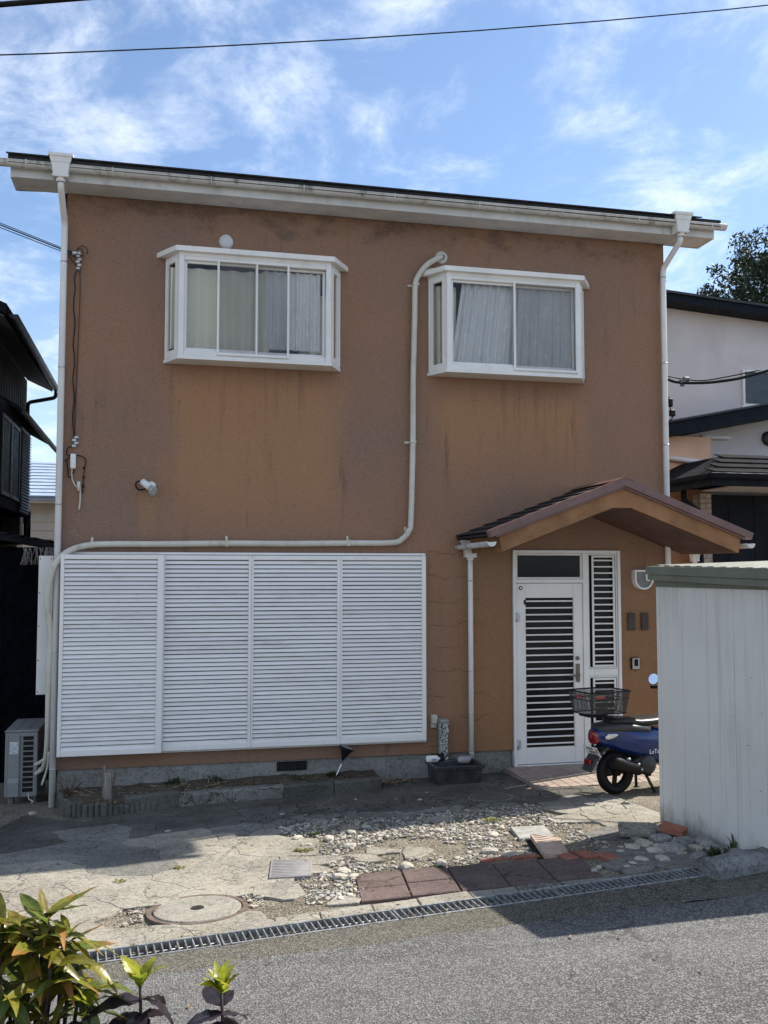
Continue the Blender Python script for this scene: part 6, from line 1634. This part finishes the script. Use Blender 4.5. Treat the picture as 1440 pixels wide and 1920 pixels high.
# ------------------------------------------------------------------ overhead cables
def cable(name, a, b, sag, r, label, mat=BLACK, n=26):
    a = Vector(a); b = Vector(b); m = MB(); m.tube([a.lerp(b, t) - Vector((0, 0, 4 * sag * t * (1 - t))) for t in lin(0, 1, n)], r, 6)
    return tag(m.build(name, mat), label, 'cable')
cable('overhead_cable', (-12, -2, 5.0), (18.0, -2, 10.94), 1.18, .0055, 'single thin overhead cable crossing the sky above the roof')
cable('overhead_cable', (-6, -2, 5.29), (4, -2, 7.59), .0, .022, 'thick overhead cable at the top left corner')
for k, (dz, r) in enumerate(((0, .006), (.035, .004), (-.05, .004))):
    cable('service_wire', (-9, -.05, 8.98 + dz * 2), (.10, -.055, 5.30 + dz * .4), .15, r, ('dark service wire meeting the wall at the upper left, thickest of three', 'thin service wire at the upper left, uppermost of three', 'thin service wire at the upper left, lowest of three')[k])
sv = thing('power_cable', 'thick black power cable swooping from the right house corner to the right edge', 'cable', (6.5, .2, 4.4))
m = MB(); m.tube([(6.46, .2, 4.33), (6.50, .2, 4.41), (6.56, .2, 4.44), (6.70, .18, 4.39), (6.95, .1, 4.375), (7.2, .0, 4.39), (7.5, -.1, 4.45), (8.2, -.4, 4.67), (9.5, -.9, 5.2), (13, -2.2, 6.6)], .017, 8, sub=5); m.build('cable', BLACK, sv)
m = MB(); m.tube([(6.46, .2, 4.47), (6.6, .2, 4.46), (6.78, .18, 4.43), (7.0, .1, 4.405), (7.3, -.02, 4.45), (7.6, -.13, 4.51)], .007, 6, sub=4); m.build('messenger_wire', BLACK, sv)
m = MB(); m.box(6.74, 6.84, .14, .20, 4.37, 4.42, .012); m.box(6.78, 6.86, .13, .19, 4.40, 4.45, .012); m.box(6.75, 6.80, .15, .19, 4.34, 4.37, .01); m.build('clamp', plain('clamp_grey', (.10, .11, .12), .5, .5, scale=30, var=.4), sv)
m = MB(); m.tube([(6.46, .2, 4.23), (6.58, .2, 4.235), (6.63, .2, 4.20), (6.62, .2, 4.13), (6.65, .2, 4.05)], .006, 6, sub=4); m.tube([(6.48, .2, 4.07), (6.52, .2, 3.98), (6.58, .2, 3.93), (6.65, .2, 3.96), (6.66, .2, 4.02)], .008, 6, sub=4)
m.box(6.60, 6.66, .17, .22, 4.10, 4.20, .012); m.box(6.62, 6.69, .17, .22, 3.99, 4.07, .012); m.build('lead', BLACK, sv)
m = MB(); m.tube([(6.50, .2, 4.17), (6.60, .2, 4.10)], .012, 8); m.build('sleeve', CONDUIT, sv)

# ------------------------------------------------------------------ trees
BARK = wood_mat('bark', (.10, .075, .055))
def blob_leaves(m, c, r, n, size, rg, mi=0):
    d = rg.normal(size=(n, 3)); d /= np.linalg.norm(d, axis=1, keepdims=True); p = np.array(c) + d * np.array(r) * rg.uniform(.55, 1.05, (n, 1))
    u = rg.normal(size=(n, 3)); u /= np.linalg.norm(u, axis=1, keepdims=True); w = np.cross(u, d + .3 * rg.normal(size=(n, 3))); w /= np.linalg.norm(w, axis=1, keepdims=True) + 1e-6
    s = size * rg.uniform(.6, 1.4, (n, 1)); V = np.stack([p - u * s, p + w * s * .38, p + u * s, p - w * s * .38], 1).reshape(-1, 3)
    o = len(m.v); m.v += V.tolist(); m.f += [(o + 4 * i, o + 4 * i + 1, o + 4 * i + 2, o + 4 * i + 3) for i in range(n)]; m.mi += [mi] * n; m.sm += [False] * n
CROWN = leaf_mat('evergreen_leaf', (.030, .048, .020), (.035, .055, .022), (.04, .055, .025), .25, .5)
def tree(x, y, zb, H, cr, label, seed, n=240):
    rg = np.random.default_rng(seed); o = thing('evergreen_tree', label, 'tree', (x, y, zb), 'trees behind the right house')
    m = MB(); m.tube([(x, y, zb), (x + .1, y, zb + H * .4), (x - .1, y + .1, zb + H * .75), (x, y, zb + H * .95)], [.28, .22, .12, .04], 10, sub=4)
    for i in range(9):
        a = i * 2.4; h = zb + H * rg.uniform(.4, .85); m.tube([(x, y, h), (x + math.cos(a) * cr * .5, y + math.sin(a) * cr * .5, h + .5), (x + math.cos(a) * cr * .85, y + math.sin(a) * cr * .85, h + .8)], [.09, .05, .02], 7, sub=3)
    m.build('trunk', BARK, o)
    m = MB()
    for i in range(n):
        d = rg.normal(size=3); d /= np.linalg.norm(d); rr = rg.uniform(.35, 1.0) ** .5
        c = (x + d[0] * cr * rr, y + d[1] * cr * rr, zb + H * .66 + d[2] * H * .36 * rr); s = rg.uniform(.25, .55)
        blob_leaves(m, c, (s, s, s * .75), 78, .07, rg)
    m.build('crown', CROWN, o)
tree(18.6, 13.2, 0, 12.0, 3.7, 'dark evergreen tree rising behind the roof of the right house', 5, 900)

# ------------------------------------------------------------------ shrub and seedlings in the foreground
LG = leaf_mat('shrub_leaf_green', (.125, .175, .032), (.36, .14, .04), (.24, .25, .06), .42, .34)
LY = leaf_mat('shrub_leaf_yellow', (.27, .26, .032), (.42, .17, .05), (.42, .34, .09), .45, .34)
LD = leaf_mat('shrub_leaf_dark', (.050, .085, .026), (.12, .05, .03), (.10, .11, .04), .25, .25)
LR = leaf_mat('shrub_leaf_red', (.30, .12, .030), (.36, .07, .03), (.40, .2, .06), .35, .32)
LP = leaf_mat('seedling_leaf_purple', (.030, .022, .028), (.05, .02, .025), (.05, .045, .04), .15, .3)
LN = leaf_mat('seedling_leaf_new', (.36, .40, .035), (.42, .34, .04), (.42, .44, .08), .5, .32)
STEM = plain('dark_stem', (.035, .022, .022), .6, var=.3, scale=60)
def leaf_mesh(L, Wd, droop, wave, seed, mat, fold=.25):
    r4 = random.Random(seed); n = 12; V = []; cols = (-1, -.5, 0, .5, 1)
    for i in range(n + 1):
        t = i / n; w = Wd * .5 * (math.sin(math.pi * min(1, t ** .85 * .97 + .03)) ** .9) + .0006
        yy = L * t; zz = -droop * L * t * t + .02 * L * math.sin(t * 7 + seed)
        for c in cols:
            V.append((c * w, yy, zz + fold * abs(c) * w + (wave * w * math.sin(t * 22 + seed * 2 + c) * abs(c) ** 2)))
    F = [(i * 5 + k, i * 5 + k + 1, (i + 1) * 5 + k + 1, (i + 1) * 5 + k) for i in range(n) for k in range(4)]
    m = MB(); m.add(V, F, 0, True); me = m.mesh('leaf'); me.materials.append(mat); return me
def place_leaf(me, p, yaw, pitch, roll, s, parent):
    o = bpy.data.objects.new('leaf', me); COL.objects.link(o); o.location = p; o.rotation_euler = (Matrix.Rotation(yaw, 3, 'Z') @ Matrix.Rotation(pitch, 3, 'X') @ Matrix.Rotation(roll, 3, 'Y')).to_euler()
    o.scale = (s, s, s); o.parent = parent
    if not parent.get('_local'): o.matrix_parent_inverse = parent_mat(parent).inverted()
    return o
lv_ = {}
for nm, mt in (('G', LG), ('Y', LY), ('D', LD), ('R', LR)):
    lv_[nm] = [leaf_mesh(.112, .031, d, w, i + 1, mt) for i, (d, w) in enumerate(((.25, .10), (.6, .14), (.9, .10), (.05, .14)))]
sb = thing('leafy_shrub', 'leafy shrub with glossy green, yellow and red-tipped leaves at lower left', 'shrub', (.74, -7.30, g(.74, -7.3)))
base = Vector((.72, -7.32, g(.72, -7.3) + .08)); r5 = random.Random(21)
heads = [(x_ - .085, y_, min(z_ - .005, 1.505 - .25 * max(0, .70 - x_)), k_) for (x_, y_, z_, k_) in [(.75, -7.44, 1.50, 'top'), (.86, -7.47, 1.49, 'top'), (.70, -7.42, 1.46, 'top'), (.905, -7.44, 1.45, 'mid'), (.80, -7.50, 1.43, 'mid'), (.72, -7.46, 1.39, 'mid'), (.885, -7.40, 1.38, 'mid'), (.82, -7.46, 1.34, 'low'), (.76, -7.42, 1.28, 'low'),
         (.87, -7.45, 1.28, 'low'), (.70, -7.44, 1.27, 'low'), (.82, -7.40, 1.20, 'low'), (.90, -7.41, 1.19, 'low'), (.74, -7.46, 1.17, 'low'), (.66, -7.40, 1.36, 'mid'), (.62, -7.36, 1.44, 'top'), (.80, -7.45, 1.54, 'top'), (.68, -7.46, 1.52, 'top'), (.88, -7.43, 1.52, 'top'), (.78, -7.40, 1.46, 'mid'), (.84, -7.50, 1.40, 'mid'), (.76, -7.50, 1.36, 'mid'), (.68, -7.48, 1.33, 'low'), (.89, -7.47, 1.33, 'low'), (.80, -7.46, 1.24, 'low'), (.93, -7.42, 1.42, 'mid'), (.64, -7.44, 1.22, 'low'), (.84, -7.48, 1.20, 'low'), (.72, -7.50, 1.55, 'top'), (.78, -7.42, 1.56, 'top'), (.92, -7.46, 1.49, 'top'), (.84, -7.42, 1.47, 'top'), (.70, -7.38, 1.40, 'mid'), (.95, -7.45, 1.37, 'mid'), (.74, -7.40, 1.52, 'top'), (.90, -7.50, 1.44, 'top'), (.94, -7.48, 1.29, 'low')]]
m = MB()
for (x, y, z, k) in heads:
    h = Vector((x, y, z)); mid = base.lerp(h, .55) + Vector((r5.uniform(-.02, .02), r5.uniform(-.02, .02), -.02)); m.tube([base + Vector((r5.uniform(-.02, .02), 0, 0)), mid, h], [.008, .006, .0035], 7, sub=4)
m.build('stem', STEM, sb)
for (x, y, z, k) in heads:
    n = r5.randint(11, 15); off = r5.uniform(0, 6.28)
    for i in range(n):
        yaw = off + i * 2.4 + r5.uniform(-.3, .3)
        pick = {'top': 'YYGGYY', 'mid': 'GYGGYG', 'low': 'GDGGYY'}[k][r5.randrange(6)]
        pitch = {'top': r5.uniform(-.15, .95), 'mid': r5.uniform(-.7, .6), 'low': r5.uniform(-.9, .35)}[k]
        place_leaf(r5.choice(lv_[pick]), (x + r5.uniform(-.008, .008), y + r5.uniform(-.008, .008), z - r5.uniform(0, .05)), yaw, pitch, r5.uniform(-.6, .6), r5.choice((.45, .6, .7, .8, .9, 1.0)) * r5.uniform(.9, 1.05), sb)
nl = [leaf_mesh(.062, .026, d, .12, i + 9, LN) for i, d in enumerate((.1, .35, .6))]; pl_ = [leaf_mesh(.085, .042, d, .1, i + 15, LP, .1) for i, d in enumerate((.5, .8))]
def seedling(x, y, ztop, h, label, seed, nnew, npur):
    r6 = random.Random(seed); o = thing('seedling', label, 'seedling', (x, y, g(x, y)), 'seedlings along the front edge')
    b_ = Vector((x + r6.uniform(-.03, .03), y + .02, g(x, y) + .08)); t = Vector((x, y, ztop - .05)); m = MB(); m.tube([b_, b_.lerp(t, .6) + Vector((.012, 0, 0)), t], [.006, .005, .003], 7, sub=4); m.build('stem', STEM, o)
    for i in range(nnew): place_leaf(r6.choice(nl), (x, y, ztop - .055 + r6.uniform(-.005, .008)), i * 2.3 + r6.uniform(-.3, .3), r6.uniform(.75, 1.4), r6.uniform(-.5, .5), r6.uniform(.75, 1.1), o)
    for i in range(npur): place_leaf(r6.choice(pl_), (x + .003, y, ztop - .075 - r6.uniform(.0, .06)), i * 2.6 + r6.uniform(-.3, .3), r6.uniform(-.1, .5), r6.uniform(-.4, .4), r6.uniform(.75, 1.15), o)
seedling(.985, -7.48, 1.418, .8, 'purple-stemmed seedling with yellow-green tip, middle of the three', 3, 7, 9)
seedling(1.145, -7.52, 1.405, .8, 'purple-stemmed seedling with broad yellow-green tip, rightmost of the three', 5, 12, 9)
seedling(.885, -7.47, 1.385, .8, 'small yellow-green seedling beside the leafy shrub', 8, 6, 2)
for o in list(bpy.data.objects):
    if '_local' in o: del o['_local']
